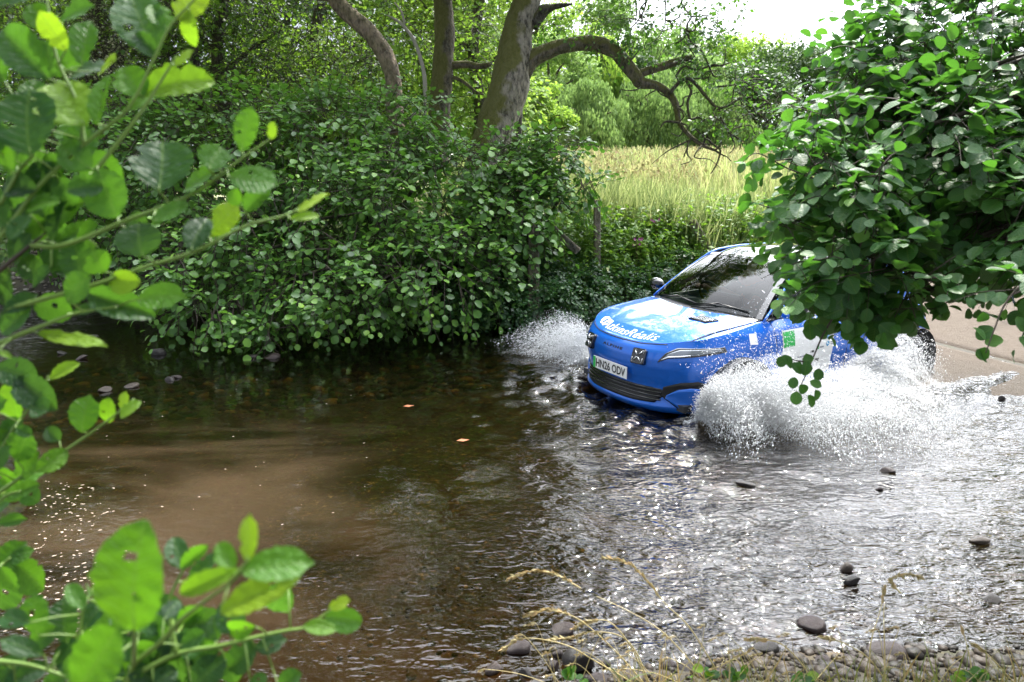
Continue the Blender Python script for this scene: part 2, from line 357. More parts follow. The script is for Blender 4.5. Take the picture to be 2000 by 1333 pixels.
# road slabs rising out of the ford on the right
def make_road():
    m, t = mat('worn_concrete'); g = geo(t); pos = g.outputs['Position']
    n1 = tnoise(t, .9, 5, .6, pos); n2 = tnoise(t, 55, 5, .75, pos); n3 = tnoise(t, 9, 5, .65, pos)
    sp = N(t, 'SeparateXYZ'); t.links.new(pos, sp.inputs[0])
    dry = mixc(t, n3, (.115, .092, .07), (.21, .172, .14)); wetc = mixc(t, n2, (.03, .022, .014), (.13, .095, .06))
    k = mth(t, 'ADD', mth(t, 'MULTIPLY', sp.outputs[2], 9.), mth(t, 'MULTIPLY', mth(t, 'SUBTRACT', n1, .5), 1.5))
    wf = ramp(t, k, [(.25, (0, 0, 0)), (.85, (1, 1, 1))])
    col = mixc(t, wf, wetc, dry); col = mixc(t, ramp(t, n2, [(.55, (0, 0, 0)), (.75, (.5, .5, .5))]), col, (.12, .095, .07))
    b = N(t, 'BsdfPrincipled'); t.links.new(col, b.inputs['Base Color'])
    t.links.new(mixc(t, wf, (.5, .5, .5), (.9, .9, .9)), b.inputs['Roughness']); b.inputs['Specular IOR Level'].default_value = .15
    t.links.new(bump(t, mth(t, 'ADD', n2, mth(t, 'MULTIPLY', n3, .8)), 1., .03), b.inputs['Normal'])
    o = N(t, 'OutputMaterial'); t.links.new(b.outputs[0], o.inputs[0])
    root = empty('road', (4.5, 9, 0)); tag(root, 'concrete ford road climbing out of the stream', kind='structure')
    cuts = [2.4, 4.62, 8.6, 12.6, 17, 24]
    for a, c in zip(cuts[:-1], cuts[1:]):
        nx, ny = 40, 40; L = np.linspace(a+.012, c-.012, nx+1); W = np.linspace(-2.1, 2.9, ny+1)
        A, B = np.meshgrid(L, W); X = CARP[0]+A*BK[0]+B*LF[0]; Y = CARP[1]+A*BK[1]+B*LF[1]
        s = (.35*(X-4.15)+.93*(Y-8.2)); Z = -.15+.15*sm(s, -1.1, 0)+.055*np.clip(s, 0, 40)+.02
        e = np.zeros_like(Z); e[0] = e[-1] = e[:, 0] = e[:, -1] = -.12; Z = np.maximum(Z, H(X, Y)+.012)+e
        V = np.stack([X-4.5, Y-9, Z], -1).reshape(-1, 3)
        i = (np.arange(ny)[:, None]*(nx+1)+np.arange(nx)[None]).ravel()
        ob('concrete_slab', mk('concrete_slab', V, np.stack([i, i+1, i+nx+2, i+nx+1], 1), m, smooth=False), root)
make_road()

# ------------------------------------------------------------------ leaf templates and foliage engine
def leaf_tpl(rows, fold=.12, curl=.12, nside=1):
    """rows: list of (t along, half width); returns V, F, uv"""
    V = []; uv = []
    for (t_, w_) in rows:
        for s in (-1, 0, 1):
            V.append((s*w_, t_, fold*abs(s)*w_*2-curl*(t_**2))); uv.append((.5+s*w_, t_))
    Fc = []
    for i in range(len(rows)-1):
        for s in range(2): a = i*3+s; Fc.append((a, a+1, a+4, a+3))
    return np.array(V, float), np.array(Fc), np.array(uv, float)
T_near = leaf_tpl([(0, .03), (.10, .20), (.28, .37), (.50, .44), (.72, .41), (.90, .27), (1.0, .07)], .14, .15)
T_mid = leaf_tpl([(0, .05), (.25, .36), (.70, .42), (1., .12)], .12, .12)
T_low = leaf_tpl([(0, .02), (.5, .42), (1., .04)], .10, .12)
T_quad = (np.array([(0, 0, 0), (.42, .5, 0.05), (0, 1, -.08), (-.42, .5, .05)], float), np.array([(0, 1, 2, 3)]), np.array([(.5, 0), (1, .5), (.5, 1), (0, .5)], float))
T_lance = leaf_tpl([(0, .02), (.4, .15), (1., .01)], .15, .25)
def leaf_fine(seed):
    r = np.random.default_rng(900+seed); n = 15; V = []; uv = []; ts = np.linspace(0, 1, n)
    wd = np.interp(ts, [0, .08, .25, .5, .72, .9, .97, 1.], [.03, .17, .36, .44, .41, .27, .14, .05]); bites = np.ones((n, 2))
    if seed % 3 == 0: i = r.integers(4, 11); bites[i, r.integers(0, 2)] = .62; bites[i+1, 0] *= .8
    if seed % 4 == 1: bites[-2:, :] = .5; bites[-3, 1] = .75
    lean = r.uniform(-.06, .06); c2 = r.uniform(-.05, .30); fo = r.uniform(.05, .38); tw = r.uniform(-.35, .35)
    for i, t_ in enumerate(ts):
        for s in (-1, -.66, -.33, 0, .33, .66, 1):
            w_ = wd[i]*(1+(.045 if i % 2 else -.03)*(abs(s) == 1))*(bites[i, int(s > 0)] if s else 1); x = s*w_
            z = fo*abs(x)-c2*t_*t_+tw*x*t_+.018*math.sin(i*2.1+s)*(abs(s) > .5)+.012*math.sin(PI*i)*0
            if abs(s) in (.33, .66): z += .014*(1 if i % 2 else -1)
            V.append((x+lean*math.sin(PI*t_), t_, z)); uv.append((.5+x, t_))
    Fc = [(i*7+s, i*7+s+1, i*7+s+8, i*7+s+7) for i in range(n-1) for s in range(6)]
    if seed % 3 == 1:
        for h_ in range(r.integers(1, 3)): i = r.integers(4, 10); s = r.integers(1, 5); Fc = [f for f in Fc if f[0] != i*7+s]
    return np.array(V), np.array(Fc), np.array(uv, float)
def unit(a): return a/np.maximum(np.linalg.norm(a, axis=-1, keepdims=True), 1e-9)
def frames(Y, Nn):
    Y = unit(Y); X = unit(np.cross(Y, Nn)); return X, Y, np.cross(X, Y)
def instmesh(name, tpl, Pn, X, Y, Z, Sz, rnd, m, uv=False):
    V, Fc, U = tpl; n = len(Pn); k = len(V)
    W = Pn[:, None]+Sz[:, None, None]*(V[None, :, 0:1]*X[:, None]+V[None, :, 1:2]*Y[:, None]+V[None, :, 2:3]*Z[:, None])
    FF = (Fc[None]+(np.arange(n)*k)[:, None, None]).reshape(-1, Fc.shape[1])
    return mk(name, W.reshape(-1, 3), FF, m, True, np.repeat(rnd, k), np.tile(U, (n, 1)) if uv else None)
def blob_points(blobs, n, rlo=.72, rhi=1.08, gap=.45, gs=1.6, seed=0, carve=.62):
    """points near the surfaces of ellipsoids (c, r); returns points + outward directions"""
    r = np.random.default_rng(seed); c = np.array([b[0] for b in blobs]); a = np.array([b[1] for b in blobs])
    wt = (a[:, 0]*a[:, 2]+a[:, 1]*a[:, 2]+a[:, 0]*a[:, 1]); wt = wt/wt.sum()
    out = []; on = []; tot = 0
    while tot < n:
        i = r.choice(len(blobs), n*2, p=wt); d = unit(r.normal(size=(n*2, 3))); rad = r.uniform(rlo, rhi, (n*2, 1))
        p = c[i]+d*a[i]*rad
        keep = np.ones(len(p), bool)
        for j in range(len(blobs)):
            q = np.linalg.norm((p-c[j])/a[j], axis=1); keep &= ~((q < carve) & (i != j))
        nz = np.sin(p[:, 0]*gs*2.1+np.sin(p[:, 1]*gs*1.7)*1.3)*np.sin(p[:, 1]*gs*1.3+p[:, 2]*gs*2.3+np.sin(p[:, 0]*gs)*1.5)
        keep &= r.uniform(-1, 1, len(p)) < nz+1-2*gap+.55
        p = p[keep]; out.append(p); on.append(unit(d/a[i])[keep]); tot += len(p)
    return np.concatenate(out)[:n], np.concatenate(on)[:n]
def sprays(pts, out, nl, L, size, droop=.35, seed=1, flat=.9, upbias=1.0):
    """each point grows a twig with nl leaves; returns leaf frames and twig segments"""
    r = np.random.default_rng(seed); n = len(pts)
    d = unit(out*.9+r.normal(size=(n, 3))*.55+np.array([0, 0, -droop])*r.uniform(.2, 1.6, (n, 1)))
    Ls = L*r.uniform(.6, 1.35, n)
    side = unit(np.cross(d, np.array([0, 0, 1.])+r.normal(size=(n, 3))*.25)); upn = np.cross(side, d)
    PP = []; YY = []; NN = []; SS = []; RR = []
    base = r.uniform(0, 1, n)
    for k in range(nl):
        f = (k+.6)/nl; s = 1 if k % 2 else -1
        last = (k == nl-1)
        p = pts+d*(Ls*f)[:, None]+np.array([0, 0, -1.])*(Ls*f*f*.25)[:, None]
        y = d*(.45 if not last else 1.2)+side*s*(.9 if not last else .1)+r.normal(size=(n, 3))*.28+np.array([0, 0, -.22])
        nn = upn*.6*flat+np.array([0, 0, 1.])*upbias*.7+out*.45+r.normal(size=(n, 3))*.38
        PP.append(p+unit(y)*size*.25); YY.append(y); NN.append(nn); SS.append(size*r.uniform(.55, 1.2, n)*(1 if not last else .75))
        RR.append(np.clip(base*.45+r.uniform(0, .42, n)+(.22 if last else 0)+.06*k/nl, 0, 1))
    Pn = np.concatenate(PP); X, Y, Z = frames(np.concatenate(YY), np.concatenate(NN))
    tw = (pts-d*Ls[:, None]*.5, pts+d*Ls[:, None]*.5-np.array([0, 0, 1.])*(Ls*.06)[:, None], pts+d*Ls[:, None]-np.array([0, 0, 1.])*(Ls*.25)[:, None])
    return Pn, X, Y, Z, np.concatenate(SS), np.concatenate(RR), tw
def twigmesh(name, tw, r0, m):
    n = len(tw[0]); st = np.stack(tw, 1); K = st.shape[1]; ang = np.array([0, 2.1, 4.2])
    d = unit(st[:, -1]-st[:, 0]); a = unit(np.cross(d, np.array([.3, .2, 1.]))); b = np.cross(d, a)
    ring = a[:, None]*np.cos(ang)[None, :, None]+b[:, None]*np.sin(ang)[None, :, None]
    rr = np.linspace(r0, r0*.35, K)
    V = st[:, :, None]+ring[:, None]*rr[None, :, None, None]
    Fc = np.array([(i*3+k, i*3+(k+1) % 3, (i+1)*3+(k+1) % 3, (i+1)*3+k) for i in range(K-1) for k in range(3)])
    FF = (Fc[None]+(np.arange(n)*K*3)[:, None, None]).reshape(-1, 4)
    return mk(name, V.reshape(-1, 3), FF, m)
LEAFMESH = {}
def leaf_variants(key, tpl, m, cnt=8):
    """shared single-leaf meshes, each with its own tint and curl"""
    if key in LEAFMESH: return LEAFMESH[key]
    L = []
    for i in range(cnt):
        V = tpl[0].copy(); r = np.random.default_rng(50+i)
        V[:, 2] += r.uniform(-.10, .12)*V[:, 1]**2+r.uniform(-.12, .15)*V[:, 0]*V[:, 1]+.02*np.sin(V[:, 1]*9+i)*np.abs(V[:, 0])*2
        V[:, 0] *= 1+.08*np.sin(V[:, 1]*(11+i))
        L.append(mk('leaf', V, tpl[1], m, True, np.full(len(V), (i+.5)/cnt), tpl[2]))
    LEAFMESH[key] = L; return L
def put_leaf(root, me, p, X, Y, Z, s, sx=1.):
    o = bpy.data.objects.new('leaf', me); C.objects.link(o); o.parent = root
    o.matrix_basis = Matrix(((X[0]*s*sx, Y[0]*s, Z[0]*s, p[0]-root.location[0]), (X[1]*s*sx, Y[1]*s, Z[1]*s, p[1]-root.location[1]),
                             (X[2]*s*sx, Y[2]*s, Z[2]*s, p[2]-root.location[2]), (0, 0, 0, 1)))
    return o
def shift(me, loc):
    me.transform(Matrix.Translation(-Vector(loc))); return me
def foliage(root, data, tplp, tplm, m, nobj=300, twr=0, twm=None, uv=False, name='foliage', mobj=None):
    Pn, X, Y, Z, Sz, Rn, tw = data; n = len(Pn); sel = np.zeros(n, bool)
    if nobj:
        u, v, d = px(Pn); vis = (u > 0) & (u < 2000) & (v > 0) & (v < 1333) & (d > .3)
        # nearest leaf per screen cell first, so the picked ones are really in view
        sc = np.where(vis, Sz/np.maximum(d, .1)*(1+.001*v), 0); order = np.argsort(-sc*1.0)
        cell = {}; pick = []
        od = np.argsort(np.where(vis, d, 1e9))
        for i in od:
            if not vis[i]: break
            c_ = (int(u[i]//16), int(v[i]//16))
            if c_ in cell: continue
            cell[c_] = i; pick.append(i)
        pick = sorted(pick, key=lambda i: -sc[i])[:nobj]
        L = leaf_variants(m.name, tplp, mobj or m)
        for i in pick:
            sel[i] = True
            put_leaf(root, L[min(7, int(Rn[i]*8))], Pn[i], X[i], Y[i], Z[i], Sz[i])
    k = ~sel
    o = ob(name, shift(instmesh(name, tplm, Pn[k], X[k], Y[k], Z[k], Sz[k], Rn[k], m, uv), root.location), root); o['kind'] = 'stuff'
    if twr:
        o2 = ob('twigs', shift(twigmesh('twigs', tw, twr, twm), root.location), root); o2['kind'] = 'stuff'
def B(u, v, d, ru, rv, rd):                  # ellipsoid from where it stands in the view
    return (P(u, v, d), np.array([ru*d/F_PX, rd, rv*d/F_PX]))

# ------------------------------------------------------------------ alder bush over the water (left)
bush = empty('alder_bush', (-2.5, 12.2, .5))
tag(bush, 'big dark green round-leaved alder bush overhanging the stream on the far bank', 'bush')
bl = [B(230, 300, 12.4, 190, 120, 1.1), B(430, 310, 12, 190, 130, 1.2), B(640, 300, 11.8, 190, 110, 1.2), B(820, 370, 11.3, 150, 120, 1.2),
      B(600, 440, 10.8, 210, 90, 1.1), B(430, 520, 10.6, 120, 70, 1.), B(640, 540, 10.4, 170, 66, 1.), B(830, 520, 10.6, 140, 90, 1.),
      B(960, 330, 11.6, 80, 60, .7), B(920, 430, 11.2, 90, 80, .8), B(450, 590, 10, 100, 32, .6), B(300, 440, 11.8, 130, 60, .8),
      B(560, 620, 9.8, 50, 36, .4), B(400, 610, 9.9, 70, 28, .4), B(700, 600, 10, 70, 26, .4), B(540, 655, 9.5, 26, 26, .2),
      B(110, 420, 12.8, 130, 90, .8), B(720, 250, 12.2, 150, 70, .9)]
p_, o_ = blob_points(bl, 3300, .74, 1.14, .56, 1.9, 3)
foliage(bush, sprays(p_, o_, 7, .40, .100, .5, 4), T_near, T_mid, M_bush, 300, .006, M_twig)
b = MB()
for k in range(13):
    e = bl[k][0]; s = np.array([-3.+k*.35, 12.6+.1*(k % 3), .3]); mid = (s+e)/2+np.array([0, .3, .5])
    b.tube(spline([s, mid, e+np.array([0, 0, .05])], 5), list(np.linspace(.06, .012, 11)), 5)
o = b.build('branch', M_bark3, bush); o.data.transform(Matrix.Translation(-bush.location))

bush2 = empty('alder_bush', (1.0, 12.4, .7))
tag(bush2, 'smaller alder bush right of the big trunk, leafy sprays crossing the meadow edge', 'bush')
bl2 = [B(1020, 340, 11.6, 80, 60, .6), B(1090, 310, 11.8, 55, 50, .5), B(1000, 420, 11.2, 80, 70, .7), B(1060, 400, 11.4, 60, 34, .5), B(1130, 360, 11.5, 42, 16, .3), B(960, 500, 11, 60, 60, .6), B(1040, 470, 11.2, 50, 26, .4)]
p_, o_ = blob_points(bl2, 520, .6, 1.1, .5, 2.2, 5)
foliage(bush2, sprays(p_, o_, 6, .36, .108, .3, 6), T_near, T_mid, M_bush, 200, .006, M_twig)
b = MB()
for k in range(7):
    e = bl2[k][0]; s = np.array([.3, 12.2, .6]); b.tube(spline([s, (s+e)/2+np.array([0, 0, .3]), e], 5), list(np.linspace(.04, .008, 11)), 5)
o = b.build('branch', M_bark3, bush2); o.data.transform(Matrix.Translation(-bush2.location))

# ------------------------------------------------------------------ big leaning tree with the arched limb
def pix_tube(b, pts, d, n=20, jit=.0, seg=7, nofs=0.):
    """pts: (u, v, width in px[, extra depth])"""
    q = [np.append(P(p[0], p[1], d+(p[3] if len(p) > 3 else 0)), p[2]*d/F_PX/2) for p in pts]
    s = spline(q, seg); b.tube([x[:3] for x in s], [max(x[3], .003) for x in s], n, jit)
DT = 13.2
big = empty('leaning_tree', tuple(P(940, 470, DT)))
tag(big, 'thick grey mossy tree leaning right with one long limb arching over the meadow', 'tree')
def part(bm, name, m, root):
    o = bm.build(name, m, root); o.data.transform(Matrix.Translation(-root.location)); return o
b = MB(); pix_tube(b, [(915, 560, 104), (935, 420, 92), (953, 300, 76), (975, 230, 74), (996, 170, 77), (1003, 120, 70), (1012, 60, 60), (1030, 0, 54), (1052, -90, 60, .2), (1070, -230, 50, .4), (1080, -420, 36, .6), (1060, -640, 20, .6)], DT, 28, .13, 8)
part(b, 'trunk', M_bark, big)
b = MB(); pix_tube(b, [(1020, 140, 44), (1038, 118, 34), (1070, 100, 29), (1110, 88, 28), (1160, 86, 29), (1200, 100, 28), (1222, 125, 26), (1243, 150, 25), (1252, 162, 22), (1282, 167, 15), (1305, 182, 15), (1320, 205, 13), (1327, 240, 10), (1350, 268, 9), (1372, 284, 8), (1396, 294, 5)], DT, 14, .16, 6)
part(b, 'limb', M_bark2, big)
b = MB(); pix_tube(b, [(1238, 148, 16), (1262, 140, 16), (1300, 128, 17), (1330, 118, 14), (1352, 112, 9)], DT, 10, .12, 5); part(b, 'limb', M_bark2, big)
b = MB(); pix_tube(b, [(1035, 45, 40), (1060, 22, 26), (1080, 14, 14), (1100, 11, 9), (1118, 8, 3)], DT, 10, .2, 5); part(b, 'broken_stub', M_bark3, big)
# twisted thin branches
tl = [[(1308, 182, 9), (1328, 160, 8), (1345, 154, 8), (1362, 168, 8), (1380, 190, 7), (1400, 210, 7), (1420, 208, 5), (1445, 193, 5), (1462, 200, 4), (1480, 222, 3), (1500, 240, 2)],
      [(1340, 158, 6), (1350, 178, 6), (1343, 200, 5), (1348, 232, 5), (1365, 230, 4), (1378, 242, 2)],
      [(1320, 150, 5), (1335, 130, 5), (1360, 137, 4), (1385, 130, 4), (1410, 128, 3), (1440, 118, 2)],
      [(1328, 240, 5), (1300, 238, 4), (1290, 250, 2)],
      [(1372, 284, 5), (1380, 272, 4), (1396, 285, 4), (1407, 295, 4), (1400, 320, 3), (1388, 340, 2)],
      [(1345, 275, 4), (1310, 292, 3), (1290, 306, 2), (1274, 320, 1.5)],
      [(1345, 275, 4), (1342, 300, 3), (1350, 314, 2), (1330, 322, 2)],
      [(1400, 210, 5), (1410, 235, 4), (1425, 262, 3), (1435, 285, 2), (1425, 300, 2)],
      [(1440, 193, 4), (1470, 190, 3), (1500, 200, 3), (1530, 225, 2), (1545, 250, 2)],
      [(1400, 170, 4), (1440, 165, 3), (1452, 158, 3), (1478, 182, 2), (1520, 215, 2)],
      [(1385, 130, 4), (1370, 100, 4), (1348, 80, 4), (1342, 50, 3.5), (1350, 33, 3.5), (1335, 15, 3.5), (1328, -10, 3), (1320, -60, 4)],
      [(1350, 33, 3), (1385, 30, 2), (1400, 20, 1.5)], [(1252, -60, 5), (1262, 0, 4), (1250, 35, 3), (1228, 60, 2)], [(1290, -50, 5), (1300, 10, 3), (1298, 50, 2), (1285, 75, 1.5)],
      [(1235, -60, 6), (1243, 20, 3), (1240, 45, 2)], [(1425, -60, 4), (1405, 10, 2), (1400, 60, 1.5)]]
for q in tl:
    b = MB(); pix_tube(b, q, DT-.1, 6, .2, 4); part(b, 'twisted_branch', M_bark3, big)
rt = np.random.default_rng(77)
for (u, v) in ((1252, 162), (1282, 168), (1305, 182), (1322, 210), (1328, 240), (1350, 268), (1372, 284), (1396, 294), (1345, 154), (1400, 210), (1445, 193), (1480, 222), (1425, 262), (1440, 165), (1385, 130), (1342, 60), (1250, 30), (1300, 40), (1222, 125), (1500, 200), (1520, 215), (1160, 84), (1340, 118)):
    for k in range(2):
        a = rt.uniform(-2.2, 1.4); q = [(u, v, 4.)]; dd = 0
        for j in range(rt.integers(3, 7)): a += rt.normal()*.75; l = rt.uniform(9, 20); dd += rt.normal()*.06; q.append((q[-1][0]+math.cos(a)*l, q[-1][1]-math.sin(a)*l*.8, max(1.2, 3.2-j*.5), dd))
        b = MB(); pix_tube(b, q, DT-.1, 5, .2, 3); part(b, 'twisted_branch', M_bark3, big)
# leaf sprays of this tree: along the thin branches and in the crown overhead
cb = [B(1160, 50, 13, 70, 40, .6), B(1240, 40, 13, 90, 50, .6), B(1330, 60, 13, 80, 60, .6), B(1370, 110, 13, 60, 50, .5), B(1250, 90, 13, 70, 26, .4), B(1400, 40, 13, 55, 60, .4),
      B(1440, 160, 13, 60, 34, .4), B(1470, 230, 13, 60, 26, .4), B(1400, 240, 13, 40, 18, .3), B(1530, 210, 13, 50, 50, .4), B(1060, 50, 13.4, 36, 30, .4), B(1170, 110, 12.8, 26, 8, .2),
      B(1300, -90, 13, 190, 80, 1.1), B(1140, -190, 13, 210, 110, 1.6), B(960, -150, 13, 160, 120, 1.5), B(1050, -330, 13.5, 260, 120, 1.6)]
p_, o_ = blob_points(cb, 2300, .25, 1.1, .5, 3.4, 8)
foliage(big, sprays(p_, o_, 5, .26, .085, .3, 9), T_low, T_low, M_crown, 0, .005, M_twig, name='crown')

# ------------------------------------------------------------------ woodland behind the bush
def wtree(label, trunks, blobs, n, seed, m=M_wood, size=.085, bark=M_bark2, d=14., nm='broadleaf_tree', cat='tree', nl=5, L=.34, group=None, jit=.12):
    base = P(trunks[0][0][0], trunks[0][0][1], d)
    r = empty(nm, tuple(base)); tag(r, label, cat, group)
    for i, q in enumerate(trunks):
        b = MB(); pix_tube(b, q, d, 14, jit, 6); part(b, 'trunk' if i == 0 else 'limb', bark, r)
    p, o = blob_points(blobs, n, .45, 1.1, .42, 1.2, seed, .4)
    foliage(r, sprays(p, o, nl, L, size, .3, seed+1), T_low, T_low, m, 0, .007, M_twig, name='crown')
    return r
wtree('straight olive-brown mossy trunk standing left of the leaning tree',
      [[(850, 330, 50), (856, 240, 46), (864, 150, 42), (868, 80, 40), (865, 0, 38), (860, -160, 32), (850, -420, 20)], [(880, 128, 16), (910, 126, 15), (935, 130, 13), (958, 126, 8)], [(882, 150, 8), (905, 160, 7), (930, 180, 5), (945, 185, 3)]],
      [B(830, -150, 14, 160, 110, 1.4), B(700, -300, 14, 200, 130, 1.6), B(900, -330, 14, 200, 110, 1.6), B(930, 90, 14.6, 60, 80, .5), B(820, 60, 15, 60, 70, .6)], 900, 21, d=13.8)
wtree('brown curving trunk that bends up to the left between bush and canopy',
      [[(772, 260, 36), (770, 190, 34), (764, 140, 32), (745, 95, 34), (716, 58, 32), (680, 28, 32), (648, -10, 30), (600, -90, 26), (560, -260, 18)], [(700, 45, 12), (690, 20, 9), (640, 0, 7), (560, -10, 4)]],
      [B(620, -120, 14, 180, 100, 1.4), B(500, -300, 14, 230, 120, 1.6), B(690, 130, 15, 80, 60, .6), B(600, 40, 14.8, 120, 70, .8), B(560, 120, 14.6, 100, 70, .8)], 1150, 23, bark=M_bark4, d=14.)
b = MB(); r_ = empty('dead_branch', tuple(P(829, 262, 13.5))); tag(r_, 'thin pale crooked dead branch hanging between the two brown trunks', 'branch')
for q in ([(829, 262, 5), (830, 200, 7), (829, 150, 8), (820, 110, 7), (806, 75, 7), (785, 48, 6), (768, 36, 4), (756, 30, 2)], [(829, 215, 5), (812, 222, 5), (803, 228, 4), (801, 250, 3)], [(790, 50, 4), (785, 25, 4), (770, 5, 3)]):
    pix_tube(b, q, 13.5, 6, .25, 5)
part(b, 'dead_wood', simple('lichen_wood', (.32, .30, .25), .8), r_)
wl = [('leafy tree behind the bush at the far upper left', 180, 15.5, [B(90, 80, 15.5, 190, 130, 1.4), B(230, 150, 15, 150, 90, 1.2), B(60, -150, 16, 260, 150, 1.8), B(220, -300, 16, 260, 140, 1.8)], 1500, M_wood),
      ('yellow-green tree with dark twigs behind the bush left of centre', 430, 15, [B(420, 120, 15, 150, 90, 1.2), B(520, 160, 14.6, 120, 70, 1.), B(340, -20, 15, 200, 100, 1.4), B(430, -220, 15.5, 230, 130, 1.6), B(330, 200, 14, 150, 60, .9)], 1600, M_wood),
      ('bright sunlit tree filling the gap behind the leaning trunk', 930, 18, [B(920, 60, 18, 110, 110, 1.2), B(960, 200, 18, 90, 100, 1.), B(780, 90, 18.5, 130, 120, 1.2), B(900, -150, 18, 200, 130, 1.5), B(640, 170, 18, 160, 100, 1.2)], 1500, M_far[1]),
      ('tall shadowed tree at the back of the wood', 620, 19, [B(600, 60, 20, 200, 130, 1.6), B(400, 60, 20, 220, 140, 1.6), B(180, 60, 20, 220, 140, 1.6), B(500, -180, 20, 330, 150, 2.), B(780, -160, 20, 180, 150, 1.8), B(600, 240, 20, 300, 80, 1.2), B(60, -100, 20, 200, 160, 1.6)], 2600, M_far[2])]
for i, (lb, u0, d0, bb, n, m_) in enumerate(wl):
    wtree(lb, [[(u0, 330, 26), (u0+8, 220, 24), (u0-6, 100, 22), (u0+10, -40, 20), (u0, -260, 12)], [(u0-6, 100, 10), (u0-60, 60, 8), (u0-110, 0, 5)], [(u0+8, 140, 9), (u0+70, 90, 7), (u0+120, 60, 4)]], bb, int(n*1.3), 31+3*i, m_, .11 if d0 < 18 else .15, M_bark3, d0, L=.42)
# far left end: shrub with pale flower plumes
wd = [('big-leaved dark tree closing the wood at its left end', 60, 24, [B(0, 120, 24, 230, 130, 2), B(200, 200, 24, 200, 90, 2), B(-100, -100, 24, 250, 160, 2.5), B(150, -60, 24.5, 220, 120, 2)], 1900, M_wood),
      ('deep green tree at the back of the wood behind the curving trunk', 560, 25, [B(420, 100, 25, 230, 140, 2), B(640, 90, 25, 230, 140, 2), B(520, 240, 24, 260, 70, 2), B(560, -110, 25, 320, 120, 2.5), B(380, -260, 25, 300, 140, 2.5)], 2300, M_wood),
      ('light green tree at the back of the wood between the two right trunks', 880, 26, [B(800, 130, 26, 160, 110, 1.6), B(900, 120, 26, 110, 130, 1.6), B(830, -60, 26, 230, 120, 2), B(780, 240, 25, 180, 60, 1.6)], 1500, M_far[1]),
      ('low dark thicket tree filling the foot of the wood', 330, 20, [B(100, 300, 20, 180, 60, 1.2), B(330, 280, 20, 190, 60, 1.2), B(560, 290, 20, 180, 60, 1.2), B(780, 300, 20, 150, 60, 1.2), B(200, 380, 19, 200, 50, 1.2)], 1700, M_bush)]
for i, (lb, u0, d0, bb, n, m_) in enumerate(wd):
    wtree(lb, [[(u0, 330, 18), (u0+8, 220, 16), (u0-6, 100, 14), (u0+10, -40, 12), (u0, -200, 8)]], bb, n, 131+3*i, m_, .26 if d0 > 22 else .2, M_bark3, d0, L=.8)
for i, (lb, x0, y0, cs) in enumerate((('second alder standing just outside the right edge of the view', 7.6, 6.2, ((6.6, 5.6, 3.2), (7.2, 6.8, 4.2), (6.4, 6.4, 5.4), (7.4, 5, 4.6), (8, 7.4, 5.6))), ('roadside tree at the right behind the near alder', 12, 15, ((11.5, 14, 4.5), (12.5, 14.5, 6.5), (10.8, 14.2, 7.2), (13.5, 14, 5), (12, 14.5, 9), (14.5, 15, 8))), ('tallest crown rising out of the frame above the leaning tree', -.05, 14.8, ((-1.2, 13.6, 6.9), (-2.6, 13.8, 7.3), (.3, 13.8, 7.6), (1.9, 13.9, 8.2), (1.2, 13.4, 9.4),(-1.6, 14.2, 8.2), (-3., 14.8, 9.4), (.2, 14.6, 9.2), (-1., 15.4, 11), (1.2, 15.2, 10.6))),
        ('tall crown rising out of the frame over the bush', -6., 15.4, ((-6, 14.6, 7.6), (-4.6, 15.2, 8.8), (-7.6, 15.4, 9), (-6, 15.8, 11.2), (-4, 16, 11.5))),
        ('tall crown rising out of the frame at the far left', -11., 16.4, ((-11, 15.6, 7.4), (-9.2, 16, 8.8), (-12.8, 16.4, 8.6), (-11, 16.8, 11.2), (-14.5, 16.5, 9.5))))):
    r_ = empty('broadleaf_tree', (x0, y0, .9)); tag(r_, lb, 'tree'); b = MB(); b.tube(spline([(x0, y0, .6), (x0+.2, y0, 5), (x0-.1, y0+.2, 11)], 6), list(np.linspace(.11, .05, 13)), 10, .1)
    for c_ in cs: b.tube(spline([(x0, y0, 5.5), ((x0+c_[0])/2, y0, c_[2]-.8), c_], 4), list(np.linspace(.07, .02, 9)), 6)
    part(b, 'trunk', M_bark3, r_)
    p_, o_ = blob_points([(np.array(c_, float), np.array([1.9, 1.5, 1.3])*(.62 if i == 0 else 1)) for c_ in cs], 1500, .2, 1.1, .3, 1.3, 401+i, .3)
    foliage(r_, sprays(p_, o_, 5, .5, .2, .3, 411+i), T_low, T_low, M_wood, 0, .007, M_twig, name='crown')
wtree('pale flowering shrub behind the foreground leaves at the upper left', [[(200, 330, 10), (210, 200, 9), (220, 90, 6)]],
      [B(215, 60, 14.4, 60, 50, .5), B(180, 110, 14.2, 60, 40, .5)], 260, 71, leafmat('flower_plume', [(0, (.16, .22, .06)), (.5, (.42, .44, .25)), (1, (.62, .6, .42))], .3, (.5, .5, .3), .7), .06, M_bark3, 14.3, 'flowering_shrub', 'shrub')
wtree('dark leafy shrub on the left bank above the gravel bar', [[(40, 520, 12), (30, 440, 10), (20, 330, 8)]],
      [B(30, 400, 15, 140, 80, 1.), B(-80, 300, 15, 160, 130, 1.2), B(10, 250, 15.4, 140, 100, 1.)], 900, 77, M_bush, .10, M_bark3, 14.8, 'leafy_shrub', 'shrub')

